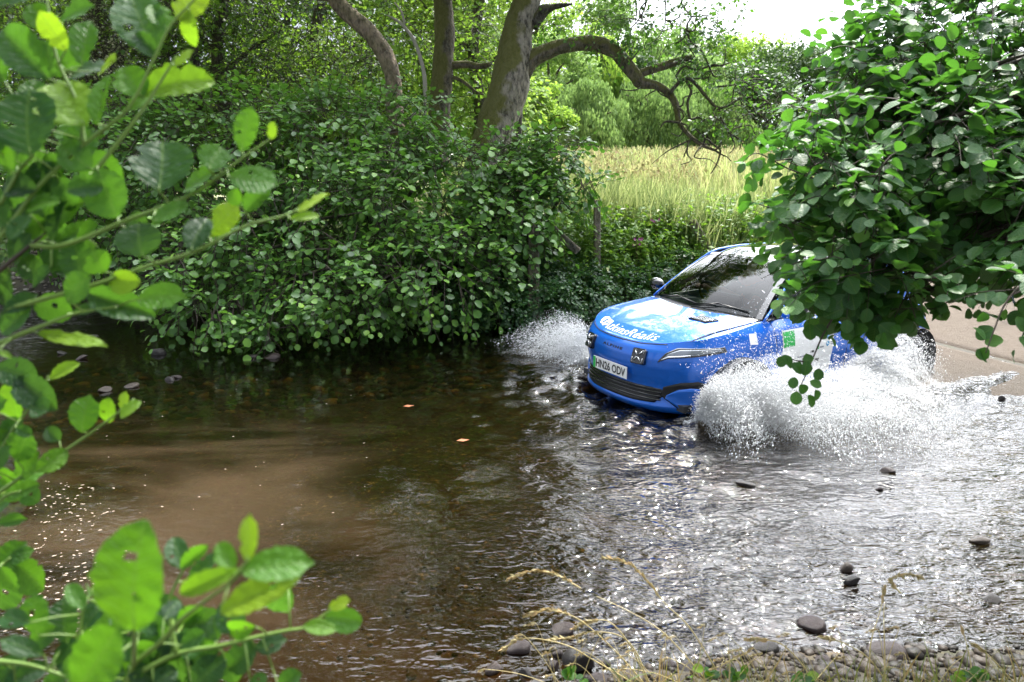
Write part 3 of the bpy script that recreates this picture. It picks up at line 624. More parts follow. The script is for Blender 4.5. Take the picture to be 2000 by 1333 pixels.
# ------------------------------------------------------------------ far tree line across the meadow
def fartree(label, u, d, wpx, top, kind, m, seed, nclump=26, name='far_tree', bottom=292):
    """a crown made of many clumps; kind: round, weep"""
    r = np.random.default_rng(seed); base = P(u, 300, d); base[2] = .9
    root = empty(name, tuple(base)); tag(root, label, 'tree', 'trees across the meadow')
    zt = P(u, top, d)[2]; W = 1.25*wpx*d/F_PX; hh = zt-base[2]
    b = MB(); b.tube(spline([base, base+np.array([.1, 0, hh*.35]), base+np.array([-.2, .2, hh*.8])], 5), list(np.linspace(.28, .06, 11)), 8, .1)
    for k in range(5):
        a = r.uniform(0, 2*PI); z0 = hh*r.uniform(.25, .6)
        b.tube(spline([base+np.array([0, 0, z0]), base+np.array([math.cos(a)*W*.2, math.sin(a)*W*.2, z0+hh*.15]), base+np.array([math.cos(a)*W*.4, math.sin(a)*W*.4, z0+hh*.2])], 3), list(np.linspace(.12, .03, 7)), 5)
    part(b, 'trunk', M_bark3, root)
    bl = []
    for k in range(nclump):
        t_ = r.uniform(.04, 1)**.8; a = r.uniform(0, 2*PI); rad = W*.5*math.sin(min(PI*.95, (t_*.82+.12)*PI))**.6*r.uniform(.45, 1.)
        bl.append((base+np.array([math.cos(a)*rad, math.sin(a)*rad*.8, hh*t_*.95]), np.array([1, 1, .75 if kind == 'round' else 1.25])*r.uniform(.55, 1.0)*W*.165))
    p, o = blob_points(bl, int(nclump*250), .6, 1.1, .4, .9, seed, .5)
    n = len(p); rr = r.uniform(0, 1, n)
    if kind == 'weep':
        Y = np.array([0, 0, -1.])+r.normal(size=(n, 3))*.25; Nn = o+r.normal(size=(n, 3))*.4; sz = r.uniform(.22, .48, n)*(d/60)
        tp = (T_quad[0]*np.array([.45, 1, 1]), T_quad[1], T_quad[2])
    else:
        Y = r.normal(size=(n, 3)); Nn = o*.8+np.array([0, 0, .6])+r.normal(size=(n, 3))*.5; sz = r.uniform(.16, .32, n)*(d/60); tp = T_quad
    X, Y, Z = frames(Y, Nn)
    cl = r.uniform(-.25, .25, 200)[(np.abs(np.floor(p@np.array([1.3, 2.1, 1.7]))).astype(int)) % 200]
    ob('crown', shift(instmesh('crown', tp, p, X, Y, Z, sz, np.clip(rr*.7+.15+cl, 0, 1), m), base), root)['kind'] = 'stuff'
FT = [('pale round tree next to the leaning trunk at the left end of the tree line', 1075, 48, 150, 95, 'round', 0), ('tall bright tree rising behind the arched limb', 1120, 62, 200, 40, 'round', 1),
      ('bright green low tree just right of the leaning trunk', 1050, 34, 110, 175, 'round', 1), ('tall pale weeping willow at the centre of the tree line', 1170, 52, 120, 130, 'weep', 1),
      ('light yellow weeping tree under the arched limb', 1150, 44, 130, 190, 'weep', 0), ('broad grey-green willow right of the pale weeping one', 1265, 50, 170, 175, 'weep', 0),
      ('dark evergreen gap tree behind the willows', 1225, 66, 150, 130, 'round', 2), ('wide hazy tree above the willow, in the back row', 1290, 72, 220, 90, 'round', 0),
      ('mid green tree behind the twisted twigs', 1350, 58, 170, 130, 'round', 0), ('grey-green tree at the meadow edge right of the willows', 1390, 52, 140, 190, 'weep', 0),
      ('tall light tree left of the dark oaks', 1445, 70, 180, 100, 'round', 1), ('large dark oak with rounded top', 1560, 60, 190, 98, 'round', 2),
      ('dark oak at the right end of the meadow', 1470, 55, 170, 150, 'round', 2), ('dark tree half hidden by the near alder', 1680, 58, 200, 120, 'round', 2), ('dark oak far behind the near alder', 1850, 60, 260, 90, 'round', 2),
      ('pointed pale tree in the back row over the limb', 1180, 80, 170, 28, 'round', 0), ('dull green tree behind the leaning trunk', 960, 60, 260, 70, 'round', 1)]
for i, (lb, u, d, wp, tp_, kd, mi) in enumerate(FT):
    tp_ -= 20 if mi != 2 else 16
    fartree(lb, u, d, wp, tp_, kd, M_far[mi], 100+i, 46)
# low hedge under them, one mass
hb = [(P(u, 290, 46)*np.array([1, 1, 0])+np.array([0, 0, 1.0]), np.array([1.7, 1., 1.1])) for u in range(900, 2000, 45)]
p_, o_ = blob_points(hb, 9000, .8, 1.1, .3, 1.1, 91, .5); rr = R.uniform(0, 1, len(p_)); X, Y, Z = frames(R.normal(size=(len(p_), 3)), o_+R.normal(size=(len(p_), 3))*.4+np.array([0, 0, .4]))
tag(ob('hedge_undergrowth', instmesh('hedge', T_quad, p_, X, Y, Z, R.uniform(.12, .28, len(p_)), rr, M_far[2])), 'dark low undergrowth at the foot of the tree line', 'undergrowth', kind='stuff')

# ------------------------------------------------------------------ meadow
def meadow():
    n = 62000; y = 13.2+(60-13.2)*R.uniform(0, 1, n)**1.35; x = R.uniform(-.04, .50, n)*y+R.uniform(-1, 1, n)
    lx, ly = car_l(x, y); k = ~((ly > -2.6) & (ly < 3.4)); x, y = x[k], y[k]; n = len(x)
    z = H(x, y)
    h = R.uniform(.5, 1.2, n)*(1+.22*np.sin(x*.9+y*.5)); h *= np.interp(y, [13, 15, 60], [.75, 1, 1.1])
    T = (np.array([(-.012, 0, 0), (.012, 0, 0), (.010, .55, .02), (-.010, .55, .02), (.003, 1, .22), (-.003, 1, .22)]), np.array([(0, 1, 2, 3), (3, 2, 4, 5)]), np.zeros((6, 2)))
    Tn = T[0]*np.array([1.6, 1, 1])
    a = R.uniform(0, 2*PI, n); Y = np.stack([R.normal(size=n)*.18+.05, R.normal(size=n)*.18, np.ones(n)], 1); Nn = np.stack([np.cos(a), np.sin(a), np.zeros(n)], 1)
    X, Y, Z = frames(Y, Nn)
    brown = sm(y, 28, 42)*.48; patch = .16*np.sin(x*.55+1.2*np.sin(y*.3))*np.sin(y*.42)
    rn = np.clip(R.uniform(.05, .72, n)+brown+patch+R.uniform(0, .1, n)-.22*sm(y, 18, 13), 0, 1)
    me = instmesh('meadow', (Tn, T[1], T[2]), np.stack([x, y, z-.03], 1), X*np.interp(y, [13, 60], [1, 2.6])[:, None], Y, Z, h, rn, M_grass)
    tag(ob('meadow_grass', me), 'tall pale flowering grass and docks filling the meadow', 'grass', kind='stuff')
    # dock seed heads: brown plumes toward the back
    n = 4200; y = R.uniform(18, 58, n); x = R.uniform(.02, .42, n)*y; z = H(x, y)+R.uniform(.7, 1.15, n)
    m = 7; pp = np.repeat(np.stack([x, y, z], 1), m, 0)+R.normal(size=(n*m, 3))*np.array([.03, .03, .12])
    X, Y, Z = frames(np.array([0, 0, 1.])+R.normal(size=(n*m, 3))*.5, R.normal(size=(n*m, 3)))
    tag(ob('dock_heads', instmesh('dock', T_quad, pp, X, Y, Z, R.uniform(.05, .12, n*m), R.uniform(.8, 1, n*m), M_grass)), 'brown dry dock seed heads standing in the meadow', 'grass', kind='stuff')
meadow()

def stems(name, label, cnt, region, hr, nl, lsz, m, seed, tilt=.2, lean=(0, -.15)):
    r = np.random.default_rng(seed); x, y = region(r, cnt); z = H(x, y); h = r.uniform(*hr, len(x)); n = len(x)
    d = unit(np.stack([r.normal(size=n)*tilt+lean[0], r.normal(size=n)*tilt+lean[1], np.ones(n)], 1)); b0 = np.stack([x, y, z-.03], 1)
    PP, YY, NN, SS, RR = [], [], [], [], []; cr_ = r.uniform(0, .5, n)
    for k in range(nl):
        f = .25+.75*(k+r.uniform(0, 1, n))/nl; a = r.uniform(0, 2*PI, n); hz = np.stack([np.cos(a), np.sin(a), np.zeros(n)], 1)
        PP.append(b0+d*(h*f)[:, None]); YY.append(hz+np.stack([np.zeros(n)]*2+[r.uniform(-.5, .5, n)], 1)); NN.append(np.array([0, 0, 1.])+r.normal(size=(n, 3))*.4)
        SS.append(r.uniform(.6, 1.3, n)*lsz*(1.15-.4*f)); RR.append(np.clip(cr_+r.uniform(0, .45, n)+.12*f, 0, 1))
    X, Y, Z = frames(np.concatenate(YY), np.concatenate(NN))
    me = instmesh(name, (T_lance[0]*np.array([1.5, 1, 1]), T_lance[1], T_lance[2]), np.concatenate(PP), X, Y, Z, np.concatenate(SS), np.concatenate(RR), m)
    root = empty(name, (float(np.mean(x)), float(np.mean(y)), 0)); tag(root, label, 'plants', kind='stuff')
    o = ob('leaves', shift(me, root.location), root); o['kind'] = 'stuff'
    tw = (b0, b0+d*(h*.5)[:, None], b0+d*h[:, None]); o = ob('stalks', shift(twigmesh('stalks', tw, .006, M_stem), root.location), root); o['kind'] = 'stuff'
def reg_bank(r, n):
    x = r.uniform(-.2, 5.2, n); y = yfar(x)+r.uniform(.1, 3.4, n); return x, y
stems('bank_plants', 'tangled nettles and weeds on the far bank between stream and meadow', 3300, reg_bank, (.25, .8), 11, .13, M_under, 5)
def reg_bank2(r, n):
    x = r.uniform(-6, 0, n); y = yfar(x)+r.uniform(.1, 2.2, n); return x, y
stems('bank_plants', 'dark weeds under the bush at the water edge', 700, reg_bank2, (.3, .7), 8, .12, M_cover, 6)
def reg_right(r, n):
    t_ = r.uniform(4.2, 14, n); s = r.uniform(-3.6, -2.5, n); return CARP[0]+t_*BK[0]+s*LF[0], CARP[1]+t_*BK[1]+s*LF[1]
stems('verge_plants', 'dry golden grass and weeds along the back edge of the road', 1000, reg_right, (.35, .8), 10, .16, M_straw, 8)
# ground cover that hangs over the bank edge (mound of small dark leaves)
def cover():
    cb = [B(u, v, d, a, b_, .5) for (u, v, d, a, b_) in ((980, 590, 11.0, 70, 50), (1060, 590, 11.2, 60, 46), (1130, 575, 11.6, 60, 40), (900, 600, 10.9, 50, 36), (1010, 545, 11.6, 80, 46), (1200, 560, 12.2, 60, 34), (1260, 545, 12.6, 50, 34), (1320, 520, 13, 60, 30), (1100, 530, 12.2, 80, 40))]
    p, o = blob_points(cb, 2600, .8, 1.1, .3, 2., 44, .6); d = sprays(p, o, 7, .16, .062, .2, 45)
    r = empty('ground_cover', (1.2, 11.5, .3)); tag(r, 'dense dark green small-leaved ground cover spilling over the bank edge', 'plants', kind='stuff')
    foliage(r, d, T_low, T_low, M_cover, 0)
cover()
# balsam plants with pink flowers
def balsam(u, v, d, h, label):
    t = P(u, v, d); x, y = t[0], t[1]; z0 = float(H(x, y)); root = empty('balsam_plant', (x, y, z0)); tag(root, label, 'flower', 'pink flowering balsam on the bank')
    hh = max(t[2]-z0, .5); b = MB(); b.tube([(0, 0, -.05), (.02, -.02, hh*.5), (0, 0, hh)], [.012, .010, .005], 6); b.build('stem', M_stemr, root)
    L = leaf_variants('balsam', (T_near[0]*np.array([.5, 1, 1]), T_near[1], T_near[2]), M_under, 8)
    for k in range(16):
        f = .35+.62*k/16; a = k*2.4+u; Y = unit(np.array([math.cos(a), math.sin(a), .15-.5*random.random()])); X, Y, Z = frames(Y[None], np.array([[0, 0, 1.]]))
        o = put_leaf(root, L[random.randint(2, 6)], np.array([x, y, z0+hh*f]), X[0], Y[0], Z[0], random.uniform(.11, .19))
    for k in range(random.randint(4, 7)):
        b = MB(); c = Vector((random.uniform(-.09, .09), random.uniform(-.09, .04), hh+random.uniform(-.08, .07)))
        for j in range(5):
            a = j*1.256; e = c+Vector((math.cos(a)*.022, -.012, math.sin(a)*.022)); sde = Vector((-math.sin(a)*.011, 0, math.cos(a)*.011))
            b.add([c+Vector((0, .014, 0)), (c+e)/2+sde*1.2, e+sde*.5, e-sde*.5, (c+e)/2-sde*1.2], [(0, 1, 2, 3, 4)])
        b.build('flower', M_pink, root)
for q in ((978, 495, 11.6, 0, 'pink balsam flower at the left end of the bank, below the smaller alder'), (1278, 485, 13, 0, 'pale pink balsam in the middle of the bank behind the bonnet'),
          (1240, 540, 12.6, 0, 'low pink balsam just behind the splash'), (1405, 425, 14.6, 0, 'balsam with pink flower tops at the meadow edge, left one of the pair'), (1440, 432, 14.4, 0, 'balsam with pink flower tops at the meadow edge, nearest the near alder'),
          (1372, 462, 14, 0, 'small pink balsam right of the leaning post'), (1218, 450, 13.6, 0, 'single pink balsam among nettles left of centre')):
    balsam(*q)
# fence remains
def post(u, v0, v1, wpx, d, label, lean=0., name='fence_post'):
    a = P(u, v0, d); c = P(u+lean, v1, d); root = empty(name, tuple(c)); tag(root, label, 'post', 'old wooden fence posts'); w_ = wpx*d/F_PX
    b = MB(); dv = Vector(a-c); q = dv.to_track_quat('Z', 'Y').to_matrix(); dz = dv.length
    b.box(Vector(c)+dv/2, (w_, w_, dz), q); o = part(b, 'timber', M_post, root); o.data.polygons.foreach_set('use_smooth', [False]*6); bv = o.modifiers.new('b', 'BEVEL'); bv.width = .012
post(1042, 440, 640, 22, 11.05, 'thick square post at the left, half hidden by the smaller alder')
post(1166, 392, 560, 13, 12.1, 'thin upright post right of the alder sprays')
post(1352, 432, 500, 15, 13.2, 'short leaning post end beside the pink balsam', 40)
post(1078, 446, 492, 14, 11.5, 'slanting brace rail between the two upright posts', 52, 'fence_rail')

# ------------------------------------------------------------------ stones
def stonemat(name, cols, rough=.35):
    m, t = mat(name); oi = N(t, 'ObjectInfo'); co = objco(t); n1 = tnoise(t, 6, 5, .6, co); n2 = tnoise(t, 40, 4, .6, co)
    col = ramp(t, mth(t, 'ADD', mth(t, 'MULTIPLY', oi.outputs['Random'], .7), mth(t, 'MULTIPLY', n1, .35)), cols)
    b = N(t, 'BsdfPrincipled'); b.inputs['Specular IOR Level'].default_value = .3; b.inputs['Roughness'].default_value = rough; t.links.new(mixc(t, n2, col, mixc(t, .5, col, (.02, .02, .02))), b.inputs['Base Color'])
    t.links.new(bump(t, n2, .5, .01), b.inputs['Normal']); o = N(t, 'OutputMaterial'); t.links.new(b.outputs[0], o.inputs[0]); return m
M_stone = stonemat('wet_stone', [(.1, (.012, .011, .011)), (.4, (.035, .029, .026)), (.65, (.032, .018, .018)), (.9, (.08, .062, .045))], .32)
M_gold = stonemat('golden_pebble', [(.1, (.06, .035, .012)), (.4, (.20, .12, .03)), (.65, (.12, .05, .02)), (.9, (.36, .27, .08))], .5)
def ico(sub):
    bm = bmesh.new(); bmesh.ops.create_icosphere(bm, subdivisions=sub, radius=1); V = np.array([v.co[:] for v in bm.verts]); Fc = np.array([[v.index for v in f.verts] for f in bm.faces]); bm.free(); return V, Fc
I1, I2, I3 = ico(1), ico(2), ico(3)
SM = []
for i in range(7):
    V = I3[0].copy(); r = np.random.default_rng(i); sh = r.uniform(0, 50, 3)
    for k in range(7):                          # chop flats like river cobbles
        nn = unit(r.normal(size=3)); dd = r.uniform(.48, .85); q = V@nn; V -= np.outer(np.clip(q-dd, 0, 9)*.97, nn)
    V *= (1+.06*np.array([noise.noise(Vector(p*1.8+sh)) for p in V]))[:, None]; SM.append(mk('stone', V, I3[1], M_stone))
def stone(u, v, wpx, hpx, label, z=0.02, mesh=None, grp='wet stones along the near edge of the stream', rot=None, deep=1., md=None, m=None):
    c = G(u, v, z-.015); d = np.linalg.norm(c-CAMP); s = d/F_PX
    o = bpy.data.objects.new('stone', SM[mesh if mesh is not None else random.randint(0, 6)] if m is None else m); C.objects.link(o)
    o.location = c; o.scale = (wpx*s/2, wpx*s/2*.85*deep, hpx*s/2); o.rotation_euler = (random.uniform(-.3, .3), random.uniform(-.3, .3), rot if rot is not None else random.uniform(-.5, .5))
    return tag(o, label, 'stone', grp)
for q in ((1130, 1298, 66, 62, 'large dark purple-brown stone at the foot of the drooping grass'), (1010, 1266, 52, 34, 'yellow-brown flat stone left of the purple stone'), (1098, 1230, 46, 20, 'flat grey stone just breaking the surface above the purple stone'),
          (1088, 1278, 24, 20, 'small dark stone touching the left of the purple stone'), (1082, 1303, 26, 22, 'small ochre pebble below left of the purple stone'), (964, 1308, 38, 26, 'reddish dark stone low in the water, leftmost of the near edge'), (1028, 1316, 34, 22, 'dark rounded stone between the reddish and the ochre ones'),
          (1180, 1295, 24, 16, 'small white-edged pebble right of the purple stone'), (1170, 1330, 50, 28, 'grey cobble at the bottom edge below the purple stone'), (1225, 1330, 60, 30, 'pale grey cobble at the bottom edge behind grass stems'), (1303, 1302, 34, 26, 'dark grey cobble with a wet top near the picture centre bottom'),
          (1345, 1310, 40, 26, 'tan oval cobble right of the dark grey one'), (1380, 1305, 44, 18, 'flat dark cobble right of the tan oval one'), (1290, 1325, 44, 28, 'brown-red cobble at the bottom edge under the dark grey one'), (1395, 1325, 60, 30, 'purple cobble beside the broad green leaves'),
          (1585, 1222, 50, 34, 'black angular stone standing in the stream above the pebble edge'), (1652, 1112, 26, 26, 'upper of two dark stones stacked in mid stream'), (1664, 1136, 34, 22, 'lower brown stone of the two in mid stream'), (1732, 1278, 72, 46, 'large rounded grey-green stone at the right of the pebble edge'),
          (1495, 1268, 48, 30, 'dark broken stone among grass at the pebble edge'), (1600, 1292, 42, 22, 'grey flat stone above the green-grey cobble'), (1628, 1316, 56, 36, 'green-grey cobble in the middle of the pebble edge'), (1590, 1325, 56, 34, 'brown cobble left of the green-grey one'), (1672, 1302, 28, 26, 'tan upright pebble right of the green-grey cobble'),
          (1688, 1300, 26, 14, 'brick-red flat chip beside the tan pebble'), (1655, 1288, 34, 14, 'slate chip above the tan pebble'), (1705, 1320, 44, 20, 'dark cobble beneath the red chip'), (1740, 1318, 30, 20, 'brown pebble below the large grey-green stone'), (1775, 1312, 50, 18, 'flat wet cobble right of the large grey-green stone'),
          (1850, 1328, 60, 18, 'low dark cobble at the bottom right'), (1912, 1056, 34, 14, 'small dark stone in the ripples near the right edge'), (1735, 920, 34, 14, 'brown stone with dark stain poking through bright ripples'), (1456, 946, 40, 14, 'rust-brown flat stone in the bright ripples below the car'),
          (1716, 956, 16, 10, 'little black stone below the brown one'), (1957, 779, 14, 12, 'tiny pale stone on the wet edge of the road'), (1935, 1170, 30, 10, 'dark sunken stone by the right edge')):
    stone(q[0], q[1], q[2], q[3], q[4])
for q in ((310, 690, 30, 22, 'pointed brown rock in the shaded stream under the bush'), (205, 763, 26, 14, 'smooth grey stone in the shaded stream at left'), (334, 742, 24, 12, 'grey stone pair member in mid shade left of the pebbles'), (345, 737, 20, 10, 'small brown stone touching the grey one in mid shade'),
          (160, 700, 26, 10, 'black stone in the left riffle'), (256, 755, 28, 10, 'low brown stone left of the pebble strip'), (120, 690, 20, 8, 'dark stone at the foot of the left riffle'), (490, 698, 26, 14, 'dark wet rock below the hanging bush tip'), (530, 698, 34, 14, 'reddish rock below the hanging bush tip'), (82, 588, 26, 12, 'pale rounded rock at the edge of the gravel bar'), (115, 592, 24, 14, 'brown rock at the edge of the gravel bar'), (180, 658, 22, 8, 'dark stone with white water in the left riffle'), (240, 622, 30, 8, 'low black rock under the left tip of the bush')):
    stone(*q, grp='stones in the shaded part of the stream')
# gravel (nobody could count it)
def gravel(name, label, n, fx, smin, smax, m, z=0., seed=3, tpl=I1):
    r = np.random.default_rng(seed); x, y = fx(r, n); n = len(x); V, Fc = tpl; s = np.exp(r.uniform(math.log(smin), math.log(smax), n))
    a = r.uniform(0, 2*PI, n); sc = np.stack([s, s*r.uniform(.6, 1, n), s*r.uniform(.35, .6, n)], 1)
    L = V[None]*(1+.28*r.normal(size=(n, len(V), 1)).clip(-1, 1)*.5)*sc[:, None]
    ca, sa = np.cos(a)[:, None], np.sin(a)[:, None]; W = np.stack([L[..., 0]*ca-L[..., 1]*sa, L[..., 0]*sa+L[..., 1]*ca, L[..., 2]], -1)
    W += np.stack([x, y, H(x, y)+z+sc[:, 2]*.3], 1)[:, None]
    FF = (Fc[None]+(np.arange(n)*len(V))[:, None, None]).reshape(-1, 3)
    tag(ob(name, mk(name, W.reshape(-1, 3), FF, m, True, np.repeat(r.uniform(0, 1, n), len(V)))), label, 'gravel', kind='stuff')
def gmat(name, stops, rough):
    m, t = mat(name); at = N(t, 'Attribute'); at.attribute_name = 'rnd'; n2 = tnoise(t, 60, 3, .6, geo(t).outputs['Position']); col = ramp(t, at.outputs['Fac'], stops)
    b = N(t, 'BsdfPrincipled'); b.inputs['Specular IOR Level'].default_value = .2; b.inputs['Roughness'].default_value = rough+.15; t.links.new(mixc(t, mth(t, 'MULTIPLY', n2, .6), col, (.02, .016, .01)), b.inputs['Base Color']); t.links.new(bump(t, n2, .4, .008), b.inputs['Normal'])
    o = N(t, 'OutputMaterial'); t.links.new(b.outputs[0], o.inputs[0]); return m
M_g1 = gmat('bed_pebbles', [(0, (.015, .013, .006)), (.55, (.06, .045, .016)), (.85, (.20, .14, .035)), (1, (.48, .36, .10))], .5)
M_g2 = gmat('bar_pebbles', [(0, (.12, .10, .09)), (.5, (.32, .28, .24)), (1, (.6, .55, .5))], .7)
M_g3 = gmat('shore_pebbles', [(0, (.008, .007, .006)), (.5, (.028, .022, .018)), (1, (.09, .07, .055))], .35)
gravel('pebble_bed', 'golden brown pebbles under the water beyond the ford slab', 2600, lambda r, n: (lambda x: (x, slab_edge(x)+.06+r.uniform(0, 1, n)**1.5*2.8))(r.uniform(-7, 2.5, n)), .03, .10, M_g1)
gravel('gravel_bar', 'pale gravel bar at the far left of the stream', 3800, lambda r, n: (r.uniform(-13.5, -7.6, n), r.uniform(13.2, 19, n)), .025, .08, M_g2, 0, 4)
def shore(r, n):
    x = r.uniform(-.6, 3.4, n); return x, ynear(x)+r.normal(size=n)*.18-.12
gravel('shore_cobbles', 'larger wet cobbles packed along the near bank', 260, lambda r, n: (lambda x: (x, ynear(x)-.12+r.normal(size=n)*.16))(r.uniform(.5, 3.2, n)), .022, .05, M_g3, .0, 15, I2)
gravel('shore_gravel', 'small wet pebbles packed between the near stones', 1500, shore, .008, .028, M_g3, .0, 5)
gravel('sunk_pebbles', 'scattered small pebbles lying under water near the shore', 900, lambda r, n: (lambda x: (x, ynear(x)+r.uniform(.1, 1.7, n)))(r.uniform(-1.2, 3.6, n)), .008, .03, M_g1, .0, 6)
# foam flecks
def foam():
    r = np.random.default_rng(2); n = 330; u = r.normal(size=n)*55+125; v = r.uniform(940, 1250, n); V = []; Fc = []; 
    ex = [(a, b_) for a, b_ in zip(r.uniform(150, 720, 60), r.uniform(700, 1250, 60))]
    for i, (a, b_) in enumerate(list(zip(u+(1100-v)*.12, v))+ex):
        c = G(a, b_, .012); s = r.uniform(.0015, .0085)*(1 if i < n else .8); an = r.uniform(-.5, .9); k0 = len(V)
        for j in range(7):
            t_ = 2*PI*j/7; rr = r.uniform(.6, 1.2); X_ = math.cos(t_)*s*rr*1.9; Y_ = math.sin(t_)*s*rr*.8
            V.append((c[0]+X_*math.cos(an)-Y_*math.sin(an), c[1]+X_*math.sin(an)+Y_*math.cos(an), c[2]+r.uniform(0, .002)))
        V.append((c[0], c[1], c[2]+.004)); Fc += [(k0+j, k0+(j+1) % 7, k0+7) for j in range(7)]
    tag(ob('foam_flecks', mk('foam', np.array(V), np.array(Fc), simple('foam_white', (.42, .34, .26), .8, spec=.1))), 'small pale foam flecks drifting on the brown water', 'foam', kind='stuff')
foam()
# floating leaves
for u, v, lb in ((797, 794, 'orange fallen leaf lying on the dark water left of the car'), (903, 861, 'pinkish brown fallen leaf on the water below the orange one')):
    c = G(u, v, .015); r_ = MB(); r_.add([(-.05, 0, 0), (-.01, .028, .006), (.05, .01, .0), (.06, -.01, .012), (.01, -.03, .004)], [(0, 1, 2, 3, 4)])
    o = r_.build('fallen_leaf', simple('fallen_leaf', (.45, .16, .07), .6)); o.location = c; tag(o, lb, 'leaf')

# ------------------------------------------------------------------ near alder on the right
near = empty('near_alder', (4.1, 3.4, .6))
tag(near, 'near alder with large glossy leaves hanging in front of the car from the right', 'tree')
nb0 = [B(1880, 130, 3.8, 200, 150, .7), B(1760, 90, 4.0, 110, 90, .6), B(1740, 300, 3.5, 170, 130, .6), B(1920, 360, 3.6, 170, 150, .7), B(1610, 400, 3.3, 110, 90, .45), B(1560, 340, 3.3, 70, 40, .3),
      B(1620, 520, 3.15, 95, 70, .35), B(1720, 560, 3.2, 100, 76, .4), B(1830, 480, 3.4, 110, 56, .4), B(1960, 460, 3.0, 80, 80, .4), B(1560, 590, 3.0, 34, 26, .15), B(1700, 628, 3.1, 70, 26, .2), B(1965, 610, 2.6, 34, 44, .15),
      B(1500, 460, 3.2, 28, 26, .15), B(1500, 330, 3.3, 26, 26, .12), B(1640, 200, 3.7, 60, 70, .3), B(1590, 250, 3.5, 50, 30, .2), B(2100, 250, 3.5, 160, 330, .9), B(2140, 470, 3.1, 120, 160, .6), B(1700, 160, 3.8, 80, 70, .4)]
nb = [(c_+np.array([.06, 0, .05]), a_*np.array([.80, .85, .80])) for c_, a_ in nb0]
p_, o_ = blob_points(nb, 1500, .70, 1.08, .34, 3.2, 12, .62)
dt = sprays(p_, o_, 7, .21, .071, .22, 13)
# hand-set hanging ends seen against the water and the road
ex = []
def hang(pts, d):
    for i, (u, v) in enumerate(pts): ex.append(P(u, v, d))
hang([(1590, 700), (1600, 720), (1545, 712), (1538, 700), (1552, 737), (1562, 752), (1582, 745), (1592, 762), (1556, 765), (1578, 772), (1575, 705), (1528, 695)], 2.95)
hang([(1610, 110), (1640, 95), (1590, 95), (1660, 120), (1625, 70), (1600, 120), (1640, 60), (1690, 100)], 3.6)
hang([(1470, 280), (1490, 275), (1530, 270), (1455, 320), (1470, 350), (1465, 395), (1480, 420), (1500, 300)], 3.25)
hang([(1930, 680), (1975, 690), (1905, 690), (1990, 660), (1900, 640), (1940, 640), (1960, 665), (1985, 620), (1920, 610)], 2.6)
hang([(1830, 600), (1845, 590), (1822, 590), (1835, 612)], 3.0)
pu, pv, _d = px(dt[0]); lim = np.interp(pu, [1400, 1480, 1540, 1600, 1700, 1800, 1860, 1900, 2000], [420, 560, 640, 640, 665, 600, 585, 600, 640])
kk = (pv < lim+12+14*np.sin(pu*.11)) & (pu > np.interp(pv, [0, 60, 150, 260, 300, 400, 480, 560, 640], [1640, 1560, 1580, 1500, 1455, 1462, 1470, 1495, 1530])); dt = tuple(a_[kk] for a_ in dt[:6])+(tuple(q_[px(q_)[1] < 600] if False else q_ for q_ in dt[6]),)
tk = px(dt[6][2]); tk = (tk[1] < np.interp(tk[0], [1400, 1540, 1700, 1800, 1900, 2000], [520, 630, 650, 590, 600, 640])) & (tk[0] > 1470); dt = dt[:6]+(tuple(q_[tk] for q_ in dt[6]),)
ex = np.array(ex); n = len(ex); Yx = np.stack([R.normal(size=n)*.6, R.normal(size=n)*.3, -np.ones(n)*R.uniform(.1, 1, n)], 1); Nx = np.stack([R.normal(size=n)*.4, -np.ones(n)*.8, np.ones(n)*.7], 1)
Xx, Yx, Zx = frames(Yx, Nx)
dt = (np.concatenate([dt[0], ex]), np.concatenate([dt[1], Xx]), np.concatenate([dt[2], Yx]), np.concatenate([dt[3], Zx]), np.concatenate([dt[4], R.uniform(.042, .058, n)]), np.concatenate([dt[5], R.uniform(.2, .8, n)]), dt[6])
foliage(near, dt, T_near, T_near, M_alder, 300, .0028, M_twig, True)
b = MB()
b.tube(spline([(4.1, 3.4, .2), (4.0, 3.5, 1.6), (3.8, 3.7, 3.2), (3.6, 3.8, 5)], 6), list(np.linspace(.16, .07, 19)), 12, .1); part(b, 'trunk', M_bark2, near)
for k, (c, a) in enumerate(nb[:17]):
    b = MB(); s = np.array([3.95, 3.5, 1.2+.11*k]); b.tube(spline([s, (s+c)/2+np.array([0, .1, .15]), c*.85+s*.15+np.array([0, .12, 0]), c+np.array([0, .1, -.02])], 6), list(np.linspace(.022, .002, 19)), 6, .1); part(b, 'branch', M_twig, near)
for pts, d in (([(1640, 600), (1610, 650), (1592, 690), (1580, 720), (1568, 745), (1560, 765)], 2.97), ([(1582, 708), (1560, 706), (1535, 698)], 2.97), ([(1880, 540), (1860, 575), (1845, 595), (1825, 602)], 3.0), ([(1990, 560), (1960, 600), (1940, 650), (1925, 690)], 2.47),
               ([(1700, 110), (1650, 90), (1600, 105)], 3.62), ([(1620, 360), (1540, 330), (1480, 300), (1450, 318)], 3.27), ([(1600, 420), (1520, 410), (1470, 395)], 3.25)):
    b = MB(); b.tube(spline([P(u, v, d) for u, v in pts], 5), list(np.linspace(.004, .0015, 5*(len(pts)-1)+1)), 5); part(b, 'twig', M_twig, near)

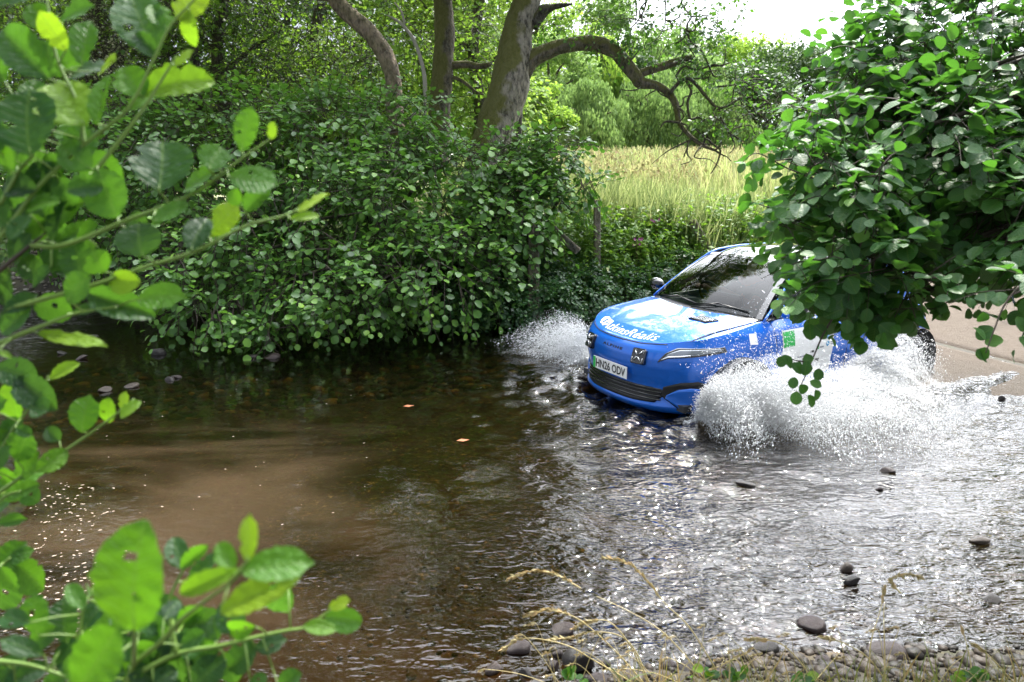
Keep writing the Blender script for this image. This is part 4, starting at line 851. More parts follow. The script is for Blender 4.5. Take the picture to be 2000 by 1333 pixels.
wt = empty('overhanging_tree', (-6.8, 1.6, .8)); tag(wt, 'near bank tree outside the left edge whose boughs overhang the stream', 'tree')
b = MB(); b.tube(spline([(-6.8, 1.6, .5), (-6.7, 1.8, 3), (-6.3, 2.2, 6), (-6, 2.4, 9)], 6), list(np.linspace(.22, .08, 19)), 12, .1)
for e in ((-4.2, 3.6, 5.4), (-5.2, 5.2, 6.4), (-3.6, 1.8, 7), (-7.6, 4.6, 6.6)): b.tube(spline([(-6.5, 2, 4), ((-6.5+e[0])/2, (2+e[1])/2, e[2]-.4), e], 5), list(np.linspace(.09, .02, 11)), 6, .1)
part(b, 'trunk', M_bark2, wt)
p_, o_ = blob_points([(np.array(c), np.array(a)) for c, a in (((-4.4, 3.6, 5.8), (1.5, 1.5, .9)), ((-5.4, 5.2, 6.8), (1.8, 1.6, 1.1)), ((-3.6, 2., 7.2), (1.7, 1.7, 1.1)), ((-7.6, 4.4, 7), (1.9, 1.9, 1.3)), ((-6, 2.4, 8.8), (2.2, 2.2, 1.3)))], 1300, .3, 1.1, .5, 1.3, 301, .4)
foliage(wt, sprays(p_, o_, 5, .4, .12, .3, 302), T_low, T_low, M_wood, 0, .007, M_twig, name='crown')

# ------------------------------------------------------------------ foreground leafy stems (left)
def fg(label, stemsl, leaves, d0, grp, brown=None, name='leafy_branch', extra=0, box=(0, 0, 0, 0)):
    root = empty(name, tuple(P(stemsl[0][0][0], stemsl[0][0][1], d0))); tag(root, label, 'branch', grp)
    if 'front' not in LEAFMESH:
        LEAFMESH['front'] = []
        for k in range(24):
            V, F_, U = leaf_fine(k); LEAFMESH['front'].append(mk('leaf', V, F_, M_front, True, np.full(len(V), (k//3+.5)/8), U))
    L = LEAFMESH['front']; sp_ = []
    for i, q in enumerate(stemsl):
        pts = spline([P(a[0], a[1], d0+(a[2] if len(a) > 2 else 0)) for a in q], 6); sp_ += list(pts)
        b = MB(); r0 = .0034 if i not in (brown or []) else .0055; b.tube(pts, list(np.linspace(r0, .0014, len(pts))), 8, .08); part(b, 'stem', M_stem if i not in (brown or []) else M_twig, root)
    sp_ = np.array(sp_); leaves = list(leaves); rx = random.Random(len(leaves)); uu, vq_, _d = px(sp_)
    for k in range(extra):
        i = rx.randrange(len(sp_)); u0, v0 = uu[i], vq_[i]
        if not (box[0] < u0 < box[2] and box[1] < v0 < box[3]): continue
        a = rx.uniform(0, 2*PI); l = rx.uniform(45, 95); leaves.append((u0+math.cos(a)*12, v0+math.sin(a)*12, u0+math.cos(a)*(12+l), v0+math.sin(a)*(12+l), rx.uniform(.5, .9), rx.uniform(.0, .6), rx.uniform(.0, .14)))
    for i, q in enumerate(leaves):
        (u0, v0, u1, v1, wr, tint) = q[:6]; dd = d0+(q[6] if len(q) > 6 else random.uniform(-.04, .04)); tl_ = q[7] if len(q) > 7 else random.uniform(-.5, .5)
        tint = min(1, max(0, tint+random.uniform(-.08, .14))); a = P(u0, v0, dd); e = P(u1, v1, dd+random.uniform(-.015, .015)+.03*tl_); Y = e-a; ln = np.linalg.norm(Y)
        Nn = -FW+UP*.35+np.array([tl_*.8, 0, random.uniform(-.2, .5)]); X, Yv, Z = frames(Y[None], Nn[None])
        me = L[min(7, int(tint*8))*3+random.randint(0, 2)]
        put_leaf(root, me, a, X[0], Yv[0], Z[0], ln, wr/.86)
        j = np.argmin(np.linalg.norm(sp_-a, axis=1)); near_ = sp_[j]
        if .002 < np.linalg.norm(near_-a) < .16:
            b = MB(); b.tube([near_, (near_+a)/2+np.array([0, 0, .002]), a, a+Y*.12+Z[0]*ln*.0], [.0013, .0011, .0010, .0005], 5); part(b, 'leaf_stalk', M_stem, root)
up_st = [[(-40, 560), (0, 528), (40, 495), (90, 455)], [(-20, 490), (30, 425), (80, 360), (165, 282), (250, 212), (298, 120), (330, 55), (370, 10), (410, -30)], [(185, 335), (245, 260), (285, 205), (320, 150), (345, 110)],
         [(60, 480), (130, 478), (250, 430), (330, 400), (400, 365), (465, 315), (535, 268)], [(30, 600), (120, 575), (200, 552), (290, 520), (380, 492), (480, 442), (560, 420), (622, 388)], [(-30, 680), (0, 670), (80, 638), (150, 612), (230, 600)],
         [(165, 282), (150, 200), (110, 110), (90, -10)], [(0, 400), (40, 330), (65, 300), (60, 250)]]
up_lv = [(95, 155, -5, 50, .6, .35), (130, 98, 75, 20, .6, .8), (118, 45, 178, 5, .7, .45), (160, 130, 172, 36, .5, .35), (168, 245, 95, 150, .95, .75), (190, 245, 208, 140, .45, .6), (60, 305, 45, 168, .85, .05), (22, 340, 12, 245, .6, .55), (278, 192, 238, 125, .85, .6), (272, 188, 402, 138, .5, .72),
         (308, 108, 245, -25, .62, .12), (302, 114, 262, 62, .6, .2), (352, 40, 395, -35, .8, .95), (370, 20, 374, 88, .6, .8), (340, 128, 378, 98, .6, .85), (472, 296, 492, 206, .5, .6), (528, 272, 536, 238, .9, .98), (310, 374, 316, 268, .95, .2), (408, 332, 432, 288, 1.1, .65), (424, 328, 360, 372, .75, .68),
         (446, 345, 545, 362, .62, .66), (478, 416, 524, 362, .5, .3), (470, 402, 448, 368, .8, .5), (408, 462, 466, 396, .62, .82), (580, 412, 642, 378, .5, .95), (566, 428, 624, 420, .35, .85), (178, 330, 118, 282, .9, .3), (130, 372, 198, 362, .7, .2), (72, 372, -2, 352, .7, .15), (190, 330, 226, 424, .85, .3),
         (165, 396, 66, 432, .7, .65), (195, 142, 228, 118, .8, .97), (275, 470, 258, 408, .7, .08), (298, 432, 368, 398, .5, .5), (372, 492, 402, 418, .6, .05), (280, 502, 268, 436, 1.3, .06), (214, 552, 258, 546, .7, .9), (206, 532, 178, 492, 1.3, .6), (130, 590, 168, 538, 1.0, .62), (144, 612, 192, 592, .5, .05),
         (170, 572, 290, 614, .42, .4), (268, 586, 354, 574, .55, .72), (72, 650, 210, 676, .24, .8), (190, 482, 128, 506, .7, .1), (62, 588, -4, 650, .7, .4), (6, 612, 64, 570, .5, .08), (46, 498, 70, 545, .8, .06), (-6, 690, 26, 694, .5, .7),
         (10, 160, -40, 90, .8, .3), (20, 440, -30, 400, .9, .4), (60, 420, 20, 470, .8, .2), (100, 520, 60, 560, .8, .25), (250, 215, 300, 180, .6, .7), (120, 345, 90, 300, .9, .4), (150, 470, 190, 440, .8, .5), (230, 420, 200, 380, .9, .15), (0, 300, -30, 230, .9, .5), (330, 60, 300, 10, .8, .5), (90, 60, 60, 10, .7, .6), (20, 530, -30, 590, .9, .15), (340, 398, 300, 440, .6, .55)]
fg('large sunlit leafy branch reaching in from the upper left corner', up_st, up_lv, 1.05, 'foreground branches on the left', [0], extra=130, box=(-60, -60, 190, 620))
md_st = [[(-30, 905), (0, 880), (30, 832), (62, 790), (95, 735)], [(-40, 990), (30, 940), (90, 900), (120, 885), (200, 830), (262, 780)], [(-30, 1010), (10, 970), (40, 960)], [(-40, 1120), (0, 1105), (20, 1090)]]
md_lv = [(97, 742, 142, 704, .5, .92), (-10, 720, 68, 738, .7, .1), (30, 742, 92, 792, .62, .1), (38, 825, 8, 752, .72, .75), (160, 845, 172, 772, .75, .7), (212, 826, 204, 782, .8, .8), (238, 800, 246, 764, .8, .92), (236, 818, 270, 780, .5, .85), (2, 862, 38, 818, .6, .25), (32, 900, 54, 842, 1., .6),
         (36, 934, 66, 884, .9, .6), (116, 862, 92, 836, .9, .03), (72, 922, 128, 878, .62, .72), (10, 968, 78, 948, .42, .6), (-8, 1026, 50, 1012, .4, .5), (-4, 1112, 50, 1058, .7, .3), (0, 1108, 32, 1146, .7, .4), (-10, 920, 20, 870, .7, .4), (62, 795, 98, 800, .8, .2), (30, 835, 62, 850, .7, .3), (-20, 800, 10, 780, .8, .5)]
fg('small sprig with toothed bright leaves at the left edge halfway down', md_st, md_lv, 1.2, 'foreground branches on the left', extra=26, box=(-60, 800, 60, 1130))
lo_st = [[(230, 1380), (262, 1300, 0), (310, 1258, -.05), (350, 1215, -.1), (400, 1175, -.16), (450, 1140, -.22), (480, 1100, -.25)], [(280, 1310), (350, 1276), (430, 1262), (500, 1245), (560, 1232), (600, 1224), (650, 1188)], [(120, 1380), (150, 1290), (160, 1200), (180, 1150)], [(-30, 1290), (60, 1300), (150, 1330)], [(345, 1276), (330, 1180), (360, 1110)], [(262, 1300, 0), (262, 1260, -.15), (262, 1225, -.25)]]
lo_lv = [(262, 1232, 268, 1028, .72, .66, -.28, .0), (484, 1098, 488, 1003, .42, .85, -.25, .1), (470, 1118, 612, 1092, .5, .72, -.25, .2), (430, 1198, 585, 1128, .42, .8, -.24, -.2), (468, 1114, 348, 1158, .32, .85, -.24, .1), (458, 1114, 424, 1058, .6, .75, -.23, .2), (360, 1112, 335, 1048, .6, .1), (370, 1138, 422, 1082, .5, .12), (352, 1112, 405, 1066, .35, .6),
         (562, 1138, 524, 1208, .7, .12), (430, 1180, 470, 1235, .8, .05), (500, 1225, 440, 1232, .5, .6), (500, 1268, 553, 1246, .7, .15), (445, 1306, 496, 1264, .8, .1), (592, 1224, 655, 1228, .5, .65), (632, 1204, 706, 1216, .6, .45), (642, 1188, 684, 1172, .5, .85), (74, 1242, 58, 1168, .75, .5), (132, 1254, 118, 1176, .75, .1), (60, 1216, -6, 1200, .5, .2), (86, 1280, -4, 1250, .4, .1),
         (150, 1350, 232, 1222, .6, .5, -.2, 0), (370, 1280, 432, 1264, .45, .3), (352, 1262, 402, 1236, .6, .2), (300, 1340, 346, 1305, .8, .15), (375, 1345, 430, 1290, .75, .12), (490, 1345, 520, 1318, .8, .3), (545, 1345, 582, 1318, .8, .3), (165, 1192, 133, 1142, .5, .5), (180, 1160, 170, 1146, .8, .7), (110, 1300, 150, 1260, .8, .2), (30, 1330, 90, 1300, .7, .05), (200, 1290, 160, 1250, .8, .15),
         (0, 1340, 40, 1280, .8, .1), (250, 1300, 300, 1330, .6, .1), (330, 1290, 360, 1240, .7, .1), (60, 1260, 110, 1225, .7, .35), (220, 1200, 200, 1150, .6, .1), (430, 1262, 400, 1300, .6, .3), (320, 1210, 350, 1170, .7, .08), (180, 1330, 130, 1290, .8, .08), (270, 1290, 240, 1250, .8, .25)]
fg('lower left spray with one big blurred round leaf close to the lens', lo_st, lo_lv, .98, 'foreground branches on the left', None, extra=90, box=(-60, 1200, 440, 1400))

# ------------------------------------------------------------------ drooping grass stems at the near edge
def grass_stem(pts, label, seed, head=.35, d0=None):
    r = np.random.default_rng(seed); n = len(pts); dz = np.linspace(3.15, 3.25, n)
    q = spline([P(u, v, dd) for (u, v), dd in zip(pts, dz)], 7); root = empty('grass_stem', tuple(q[0])); tag(root, label, 'grass', 'grass stems on the near bank')
    b = MB(); b.tube(q, list(np.linspace(.0030, .0012, len(q))), 5); o = part(b, 'stalk', M_stemg, root)
    if head:
        k = int(len(q)*(1-head)); PP = []; YY = []; T_ = np.array(q)
        for i in range(k, len(q)-1):
            for j in range(5): PP.append(T_[i]+(T_[i+1]-T_[i])*r.uniform(0, 1)); YY.append(unit(T_[i+1]-T_[i])+r.normal(size=3)*.25)
        X, Y, Z = frames(np.array(YY), r.normal(size=(len(PP), 3))); me = instmesh('seed_head', (T_lance[0]*np.array([1.4, 1, 1]), T_lance[1], T_lance[2]), np.array(PP), X, Y, Z, r.uniform(.018, .030, len(PP)), r.uniform(.6, 1, len(PP)), M_straw)
        ob('seed_head', shift(me, root.location), root)
M_stemg = simple('grass_stalk', (.45, .36, .15), .5)
gs = [([(1262, 1340), (1200, 1270), (1130, 1210), (1070, 1192), (1030, 1202)], 'straw seed head arching left above the large purple stone', .45), ([(1255, 1345), (1160, 1290), (1110, 1262), (1050, 1248), (1010, 1250), (985, 1268)], 'straw seed head curving over the yellow-brown flat stone', .3),
      ([(1268, 1340), (1230, 1260), (1190, 1215), (1150, 1214), (1135, 1220)], 'short straw seed head beside the purple stone', .4), ([(1420, 1345), (1350, 1230), (1300, 1180), (1260, 1130), (1225, 1100), (1180, 1090)], 'long straw seed head leaning left over bright ripples', .55),
      ([(1380, 1330), (1300, 1240), (1230, 1195), (1165, 1165)], 'green stalk slanting left without seed head', 0), ([(1270, 1340), (1240, 1270), (1205, 1240), (1150, 1235), (1120, 1245), (1075, 1250)], 'lowest straw seed head near the water', .4),
      ([(1135, 1150), (1085, 1122), (1040, 1116), (995, 1130)][::1], 'pale seed head tip floating above the ripples, highest of the left ones', .9), ([(1600, 1345), (1560, 1290), (1525, 1258), (1490, 1250), (1462, 1250)], 'straw seed head over the dark broken stone', .35),
      ([(1740, 1345), (1700, 1290), (1660, 1262), (1630, 1250), (1610, 1246)], 'straw seed head crossing in front of the large grey-green stone', .3), ([(1728, 1345), (1728, 1280), (1726, 1200), (1728, 1180)], 'upright green stalk against the ripples', 0),
      ([(1900, 1345), (1895, 1290), (1880, 1230)], 'reddish upright stalk near the right corner', .2), ([(1990, 1345), (1950, 1300), (1925, 1275), (1905, 1262)], 'straw seed head at the bottom right corner', .4), ([(1700, 1340), (1700, 1260), (1720, 1190), (1728, 1150)], 'thin green flower stalk in the middle right', .3),
      ([(1760, 1160), (1740, 1135), (1770, 1122), (1800, 1128)], 'pale blurred seed head floating over the right ripples', .9), ([(1460, 1345), (1440, 1290), (1410, 1300), (1460, 1275)], 'bent green blade at the left of the dark broken stone', 0), ([(1580, 1345), (1610, 1310), (1640, 1275)], 'bright green blade crossing the brown cobble', 0)]
for i, (q, lb, hd) in enumerate(gs): grass_stem(q, lb, i, hd)
def tufts():
    r = np.random.default_rng(4); b = MB(); n = 420; u = r.uniform(1180, 2010, n); V = []
    base = np.array([P(a, 1350+r.uniform(-20, 40), 3.1+r.uniform(-.1, .15)) for a in u]); h = r.uniform(.06, .20, n)
    T = (np.array([(-.02, 0, 0), (.02, 0, 0), (.014, .55, .03), (-.014, .55, .03), (.003, 1, .25), (-.003, 1, .25)]), np.array([(0, 1, 2, 3), (3, 2, 4, 5)]), np.zeros((6, 2)))
    X, Y, Z = frames(np.stack([r.normal(size=n)*.5, r.normal(size=n)*.3, np.ones(n)], 1), r.normal(size=(n, 3)))
    tag(ob('shore_grass', instmesh('tuft', T, base, X, Y, Z, h, r.uniform(0, .7, n), M_straw)), 'thin grass blades between the near stones', 'grass', kind='stuff')
    q_, yy = [], []
    for k in range(46):
        u0 = r.uniform(1080, 2010); v1 = r.uniform(1215, 1320); u1 = u0+r.normal()*55-25; a0 = P(u0, 1350, 3.12); a1 = P(u1, v1, 3.12+r.normal()*.06); sp_ = spline([a0, a0*.45+a1*.55+np.array([0, 0, .02]), a1, a1+np.array([-.03*r.uniform(.3, 1.5), 0, -.01])], 5)
        b.tube(sp_, list(np.linspace(.0016, .0006, len(sp_))), 4)
        for j in range(22): q_.append(sp_[-1]+(sp_[-6]-sp_[-1])*r.uniform(0, 1)); yy.append(unit(sp_[-1]-sp_[-6])+r.normal(size=3)*.35)
    o = b.build('seed_grass', M_stemg); tag(o, 'thin straw stalks rising between the near stones', 'grass', kind='stuff'); X, Y, Z = frames(np.array(yy), r.normal(size=(len(yy), 3)))
    tag(ob('seed_grass', instmesh('seed_grass', (T_lance[0]*np.array([1.4, 1, 1]), T_lance[1], T_lance[2]), np.array(q_), X, Y, Z, r.uniform(.008, .016, len(yy)), r.uniform(.5, 1, len(yy)), M_straw)), 'small straw seed heads between the near stones', 'grass', kind='stuff')
    p = []
    for (a, b_) in ((1390, 1318), (1440, 1325), (1120, 1328), (1900, 1325), (1560, 1330)):
        for k in range(9): p.append(P(a+r.normal()*14, b_+r.normal()*6, 3.12))
    p = np.array(p); n = len(p); X, Y, Z = frames(np.stack([r.normal(size=n), r.normal(size=n)*.5, r.uniform(.1, .9, n)], 1), np.array([0, -.4, 1.])+r.normal(size=(n, 3))*.3)
    tag(ob('shore_weeds', instmesh('weeds', T_near, p, X, Y, Z, r.uniform(.03, .05, n), r.uniform(.3, .9, n), M_front, True)), 'low bright green weeds at the bottom edge among the stones', 'plants', kind='stuff')
tufts()
def leftgrass():
    r = np.random.default_rng(5); n = 5000; x = r.uniform(-17, -8.6, n); y = r.uniform(14.8, 20, n); z = H(x, y)
    T = (np.array([(-.02, 0, 0), (.02, 0, 0), (.014, .55, .03), (-.014, .55, .03), (.003, 1, .25), (-.003, 1, .25)]), np.array([(0, 1, 2, 3), (3, 2, 4, 5)]), np.zeros((6, 2)))
    k = (x+9.2+.45*(y-14.8) < 0); x, y, z = x[k], y[k], z[k]; n = len(x)
    X, Y, Z = frames(np.stack([r.normal(size=n)*.5, r.normal(size=n)*.3, np.ones(n)], 1), r.normal(size=(n, 3)))
    tag(ob('bank_grass', instmesh('bank_grass', T, np.stack([x, y, z], 1), X, Y, Z, r.uniform(.12, .3, n), r.uniform(.0, .45, n), M_under)), 'bright short grass behind the gravel bar at far left', 'grass', kind='stuff')
leftgrass()

# ------------------------------------------------------------------ the car
M_paint = simple('blue_paint', (.002, .125, .60), .3, .3, 1.)
M_black = simple('black_plastic', (.012, .012, .013), .35)
M_gloss = simple('gloss_black', (.006, .006, .007), .06, 0, 1.)
M_rub = simple('rubber', (.02, .02, .02), .75)
M_white = simple('white_vinyl', (.80, .80, .80), .3)
M_chrome = simple('lamp_silver', (.65, .66, .68), .18, .9)
M_lamp = simple('lamp_clear', (.22, .24, .27), .05, .3, 1.)
M_green = simple('plate_green', (.02, .42, .08), .35)
M_grey = simple('grey_print', (.25, .27, .30), .4)
M_cyan = simple('blue_print', (.05, .30, .55), .4)
M_int = simple('interior_dark', (.035, .038, .045), .7)
M_seat = simple('seat_fabric', (.07, .08, .10), .8)
def glassmat(tint):
    m, t = mat('car_glass'); fr = N(t, 'Fresnel'); fr.inputs[0].default_value = 1.5; gl = N(t, 'BsdfGlossy'); gl.inputs['Roughness'].default_value = .0; tp = N(t, 'BsdfTransparent'); tp.inputs[0].default_value = (*tint, 1)
    ms = N(t, 'MixShader'); t.links.new(mth(t, 'MINIMUM', mth(t, 'ADD', mth(t, 'MULTIPLY', fr.outputs[0], 1.1), .0), 1.), ms.inputs[0]); t.links.new(tp.outputs[0], ms.inputs[1]); t.links.new(gl.outputs[0], ms.inputs[2]); o = N(t, 'OutputMaterial'); t.links.new(ms.outputs[0], o.inputs[0]); return m
M_glass = glassmat((.34, .40, .38)); M_glass2 = glassmat((.20, .22, .22))
car = empty('parked_car', (CARP[0], CARP[1], CARZ), .534); car.name = 'hatchback_car'
tag(car, 'small blue hatchback splashing through the ford, white lettering on its bonnet', 'car')
# perimeter of the body seen from above: front centre -> left side -> rear centre
def perim():
    W, x0, p = .895, .86, 2.45; pts = []
    for y in np.linspace(0, 1, 60)**.8:
        y = min(y, .99999); pts.append((x0*(1-(1-y**p)**(1/p)), W*y))
    pts = pts[:-1]+[(x0, W)]
    for x in np.linspace(.9, 3.35, 60): pts.append((x, W))
    for y in (1-np.linspace(0, 1, 40)**1.3): pts.append((3.97-.58*(1-(1-y**3)**(1/3)), W*y))
    return np.array(pts)
_pp = perim(); _s = np.concatenate([[0], np.cumsum(np.linalg.norm(np.diff(_pp, axis=0), axis=1))])
_ss = np.linspace(0, _s[-1], 500); _px = np.interp(_ss, _s, _pp[:, 0]); _py = np.interp(_ss, _s, _pp[:, 1])
k = np.hanning(15); k /= k.sum()
_px = np.convolve(np.pad(_px, 7, 'edge'), k, 'valid'); _py = np.convolve(np.pad(_py, 7, 'reflect', reflect_type='odd'), k, 'valid')
_tx = np.gradient(_px); _ty = np.gradient(_py); _l = np.hypot(_tx, _ty); _nx = -_ty/_l; _ny = _tx/_l; _nx[0] = -1; _ny[0] = 0
AMAX = _ss[-1]
ZF = [.15, .19, .235, .27, .34, .42, .50, .60, .68, .75, .80, .84, 1.0]; IF_ = [.09, .02, .0, .035, .05, .045, .02, .0, .005, .035, .085, .12, .18]
ZS = [.15, .20, .28, .45, .60, .72, .80, .87, .92, .97, 1.05]; IS_ = [.07, .04, .03, .015, .0, .003, .018, .045, .085, .125, .17]
def zbelt(a): return np.interp(a, [0, .35, .60, .85, 1.15, 1.7, 2.4, 3.4, 4.4, AMAX], [.79, .795, .815, .85, .895, .955, .97, .985, 1.0, .98])
def FS(a, z, off=0.):
    """point on the body shell at arc a (left positive) and height z, local car coordinates"""
    a = np.asarray(a, float); z = np.asarray(z, float); s = np.sign(a)+(a == 0); aa = np.abs(a)
    X = np.interp(aa, _ss, _px); Y = np.interp(aa, _ss, _py); nx = np.interp(aa, _ss, _nx); ny = np.interp(aa, _ss, _ny)
    w_ = np.clip(np.abs(nx), 0, 1)**1.5; ins = w_*np.interp(z, ZF, IF_)+(1-w_)*np.interp(z, ZS, IS_)
    door = .022*sm(X, 1.2, 1.5)*sm(X, 3.0, 2.7)*(1-w_); ins = ins+door-off
    X = X-nx*ins; Y = np.maximum(Y-ny*ins, 0); return np.stack([X, -s*Y, z], -1)
def gridob(name, V, m, parent, mask=None, smooth=True, thick=0):
    ny, nx = V.shape[:2]; i = (np.arange(ny-1)[:, None]*nx+np.arange(nx-1)[None]).ravel(); Fc = np.stack([i, i+1, i+nx+1, i+nx], 1)
    if mask is not None: Fc = Fc[mask(V.reshape(-1, 3)[Fc].mean(1))]
    o = ob(name, mk(name, V.reshape(-1, 3), Fc, m, smooth), parent)
    if thick: q = o.modifiers.new('s', 'SOLIDIFY'); q.thickness = thick; q.offset = 0
    return o
WX = (.80, 3.34); WR = .315
def archr(Q): return np.minimum(np.hypot(Q[..., 0]-WX[0], Q[..., 2]-.325), np.hypot(Q[..., 0]-WX[1], Q[..., 2]-.325))
A = np.linspace(-AMAX, AMAX, 420); vv = np.linspace(0, 1, 34); AA, VV = np.meshgrid(A, vv); ZB = zbelt(np.abs(AA)); V = FS(AA, .165+VV*(ZB-.165))
for wx in WX:                                   # snap to the wheel arch circle
    dx = V[..., 0]-wx; dz = V[..., 2]-.325; rr = np.hypot(dx, dz); side = np.abs(V[..., 1]) > .6; k = side & (np.abs(rr-.365) < .022)
    V[..., 0] = np.where(k, wx+dx/rr*.365, V[..., 0]); V[..., 2] = np.where(k, .325+dz/rr*.365, V[..., 2])
body = gridob('body', V, M_paint, car, lambda c: ~((archr(c) < .358) & (np.abs(c[:, 1]) > .6)))
# bonnet
ab = np.linspace(0, 2.2, 200); Bc = FS(ab, zbelt(ab)); bx, by, bz = Bc[:, 0], -Bc[:, 1], Bc[:, 2]
XF = bx[0]
def yb(x): return np.interp(x, bx, by)
def hz(x, L):
    q = L/np.maximum(yb(x), .02); e = np.interp(x, bx, bz); cr_ = np.interp(x, [XF, .3, .6, 1.1], [.0, .028, .045, .05])
    # two raised shoulders with a shallow valley between, as on the real bonnet
    return e+cr_*(1-np.abs(q)**2.4)+.012*np.exp(-((np.abs(q)-.62)/.16)**2)*sm(x, .25, .6)
hx = lambda L: .95+.17*(L/.75)**2
def bonnet():
    n, m_ = 60, 50; q = np.linspace(-1, 1, m_+1); t_ = np.linspace(0, 1, n+1)**1.6
    Q, T = np.meshgrid(q, t_); 
    # boundary at arc fraction: front edge x(L) then run back to the rear edge
    L0 = Q*.70; xfr = np.interp(np.abs(L0), by[:150], bx[:150])+.004; xr = hx(L0*1.07); X = xfr+(xr-xfr)*T
    wd = 1+(.075)*T*1.0; L = L0*wd; L = np.clip(L, -yb(X)+.006, yb(X)-.006); Z = hz(X, L)+.004
    Z = np.where(T == 0, Z-.012, Z)
    return np.stack([X, -L, Z], -1)
gridob('bonnet', bonnet(), M_paint, car)
# fill under bonnet edges: fender tops from bonnet side to belt
for s in (-1, 1):
    t_ = np.linspace(.08, 1.22, 50); rows = []
    for x in t_:
        ye = float(yb(x)); li = min(.70*(1+.075*max(0, (x-.12))/.95), ye); rows.append([(x, -s*(li+(ye+.0015-li)*f), float(hz(x, li+(ye-li)*f)) - (.008 if f == 0 else 0)) for f in np.linspace(0, 1, 6)])
    gridob('wing_top', np.array(rows), M_paint, car)
# dark shut line under the bonnet edge
def line_on(fn, n, r, m, name='shut_line'):
    b = MB(); b.tube([fn(i/(n-1)) for i in range(n)], r, 5); return b.build(name, m, car)
line_on(lambda t_: tuple(FS((t_-.5)*1.26, float(zbelt(abs((t_-.5)*1.26)))-.004, .001)), 40, .0045, M_black)
for s in (-1, 1):
    line_on(lambda t_: (.22+t_*.80, -s*(.70*(1+.075*t_)+.001) if False else -s*min(.70*(1+.075*(.1+t_*.8)/.95), float(yb(.22+t_*.80))-.004), float(hz(.22+t_*.80, .70*(1+.075*(.1+t_*.8)/.95)))+.001), 30, .003, M_black)
# greenhouse
def wbase(q): return np.array([1.03+.16*q*q, -q*.735, .985-.012*q*q])
def wtop(q): return np.array([1.70+.12*q*q, -q*.565, 1.462-.035*q*q])
def wsc(q, v, off=0): p = wbase(q)*(1-v)+wtop(q)*v; return p+np.array([-.035, 0, .035])*math.sin(PI*v)*(1-.3*q*q)+np.array([-.6, 0, .8])*off
qq = np.linspace(-1, 1, 31); v2 = np.linspace(0, 1, 16)
gridob('windscreen', np.array([[wsc(q, v) for q in qq*.965] for v in v2*.97+.02]), M_glass, car)
# black surround of the windscreen and cowl
for q0, q1 in ((-1.03, -.955), (.955, 1.03)): gridob('screen_pillar', np.array([[wsc(q, v, .004) for q in np.linspace(q0, q1, 4)] for v in v2]), M_gloss, car)
gridob('screen_header', np.array([[wsc(q, v, .004) for q in qq] for v in np.linspace(.945, 1.0, 3)]), M_gloss, car)
cow = np.array([[np.array([hx(L)-.015, -L, float(hz(hx(L), min(abs(L), .74)*np.sign(L)))-.012])*(1-f)+(wbase(L/.735)+np.array([.02, 0, .003]))*f for L in np.linspace(-.735, .735, 31)] for f in np.linspace(0, 1, 5)])
gridob('scuttle', cow, M_black, car)
# roof
def roofz(x): return np.interp(x, [1.70, 1.95, 2.3, 2.8, 3.2, 3.5, 3.62], [1.462, 1.508, 1.525, 1.518, 1.49, 1.45, 1.42])
def roofy(x): return np.interp(x, [1.7, 2.2, 3.0, 3.62], [.565, .60, .59, .55])
RV = []
for t_ in np.linspace(0, 1, 30):
    row = []
    for q in np.linspace(-1, 1, 27):
        x0 = 1.70+.12*q*q; x = x0+(3.62-x0)*t_; z = float(roofz(x-.12*q*q*(1-t_)))-.035*q*q-.03*abs(q)**6; row.append((x, -q*float(roofy(x)), z))
    RV.append(row)
gridob('roof', np.array(RV), simple('roof_blue_black', (.01, .012, .02), .08, 0, 1.), car)
# sides: glass, pillars, blue roof rail
def belt(x):
    a = x+.18; p = None
    i = np.argmin(np.abs(Bc2[:, 0]-x)); return Bc2[i]
aB = np.linspace(.9, AMAX, 400); Bc2 = FS(aB, zbelt(aB))
def sidepos(x, v, s):
    """x: position along bottom 1.19..3.80, v: 0 belt to 1 roof edge"""
    bo = np.array([x, float(np.interp(x, Bc2[:330, 0], -Bc2[:330, 1])), float(np.interp(x, Bc2[:330, 0], Bc2[:330, 2]))]); f = (x-1.19)/(3.80-1.19); xt = 1.82+(3.60-1.82)*f
    to = np.array([xt, float(roofy(xt))+.008, float(roofz(xt))-.068]); p = bo*(1-v)+to*v; p[1] += .02*math.sin(PI*v); return np.array([p[0], -s*p[1], p[2]])
for s in (-1, 1):
    gridob('side_window', np.array([[sidepos(x, v, s) for x in np.linspace(1.36, 2.28, 16)] for v in np.linspace(.03, .93, 10)]), M_glass2, car)
    gridob('side_window', np.array([[sidepos(x, v, s) for x in np.linspace(2.40, 3.12, 16)] for v in np.linspace(.03, .93, 10)]), M_glass2, car)
    for x0, x1 in ((1.19, 1.36), (2.28, 2.40), (3.12, 3.80)): gridob('window_pillar', np.array([[sidepos(x, v, s)+np.array([0, -s*.003, 0]) for x in np.linspace(x0, x1, 6)] for v in np.linspace(0, 1, 10)]), M_gloss if x0 < 3 else M_paint, car)
    gridob('window_trim', np.array([[sidepos(x, v, s)+np.array([0, -s*.004, 0]) for x in np.linspace(1.36, 3.12, 30)] for v in (.93, 1.0)]), M_gloss, car)
    b = MB(); b.tube([sidepos(1.22, v, s)+np.array([-.03+.01*v, -s*.012, .008]) for v in np.linspace(0, .97, 14)]+[sidepos(x, 1.0, s)+np.array([0, -s*.006, .012]) for x in np.linspace(1.30, 3.7, 30)], .013, 8); b.build('roof_rail', M_paint, car)
    b = MB(); b.tube([sidepos(x, 0, s)+np.array([0, -s*.006, .004]) for x in np.linspace(1.25, 3.2, 30)], .008, 6); b.build('waist_trim', M_black, car)
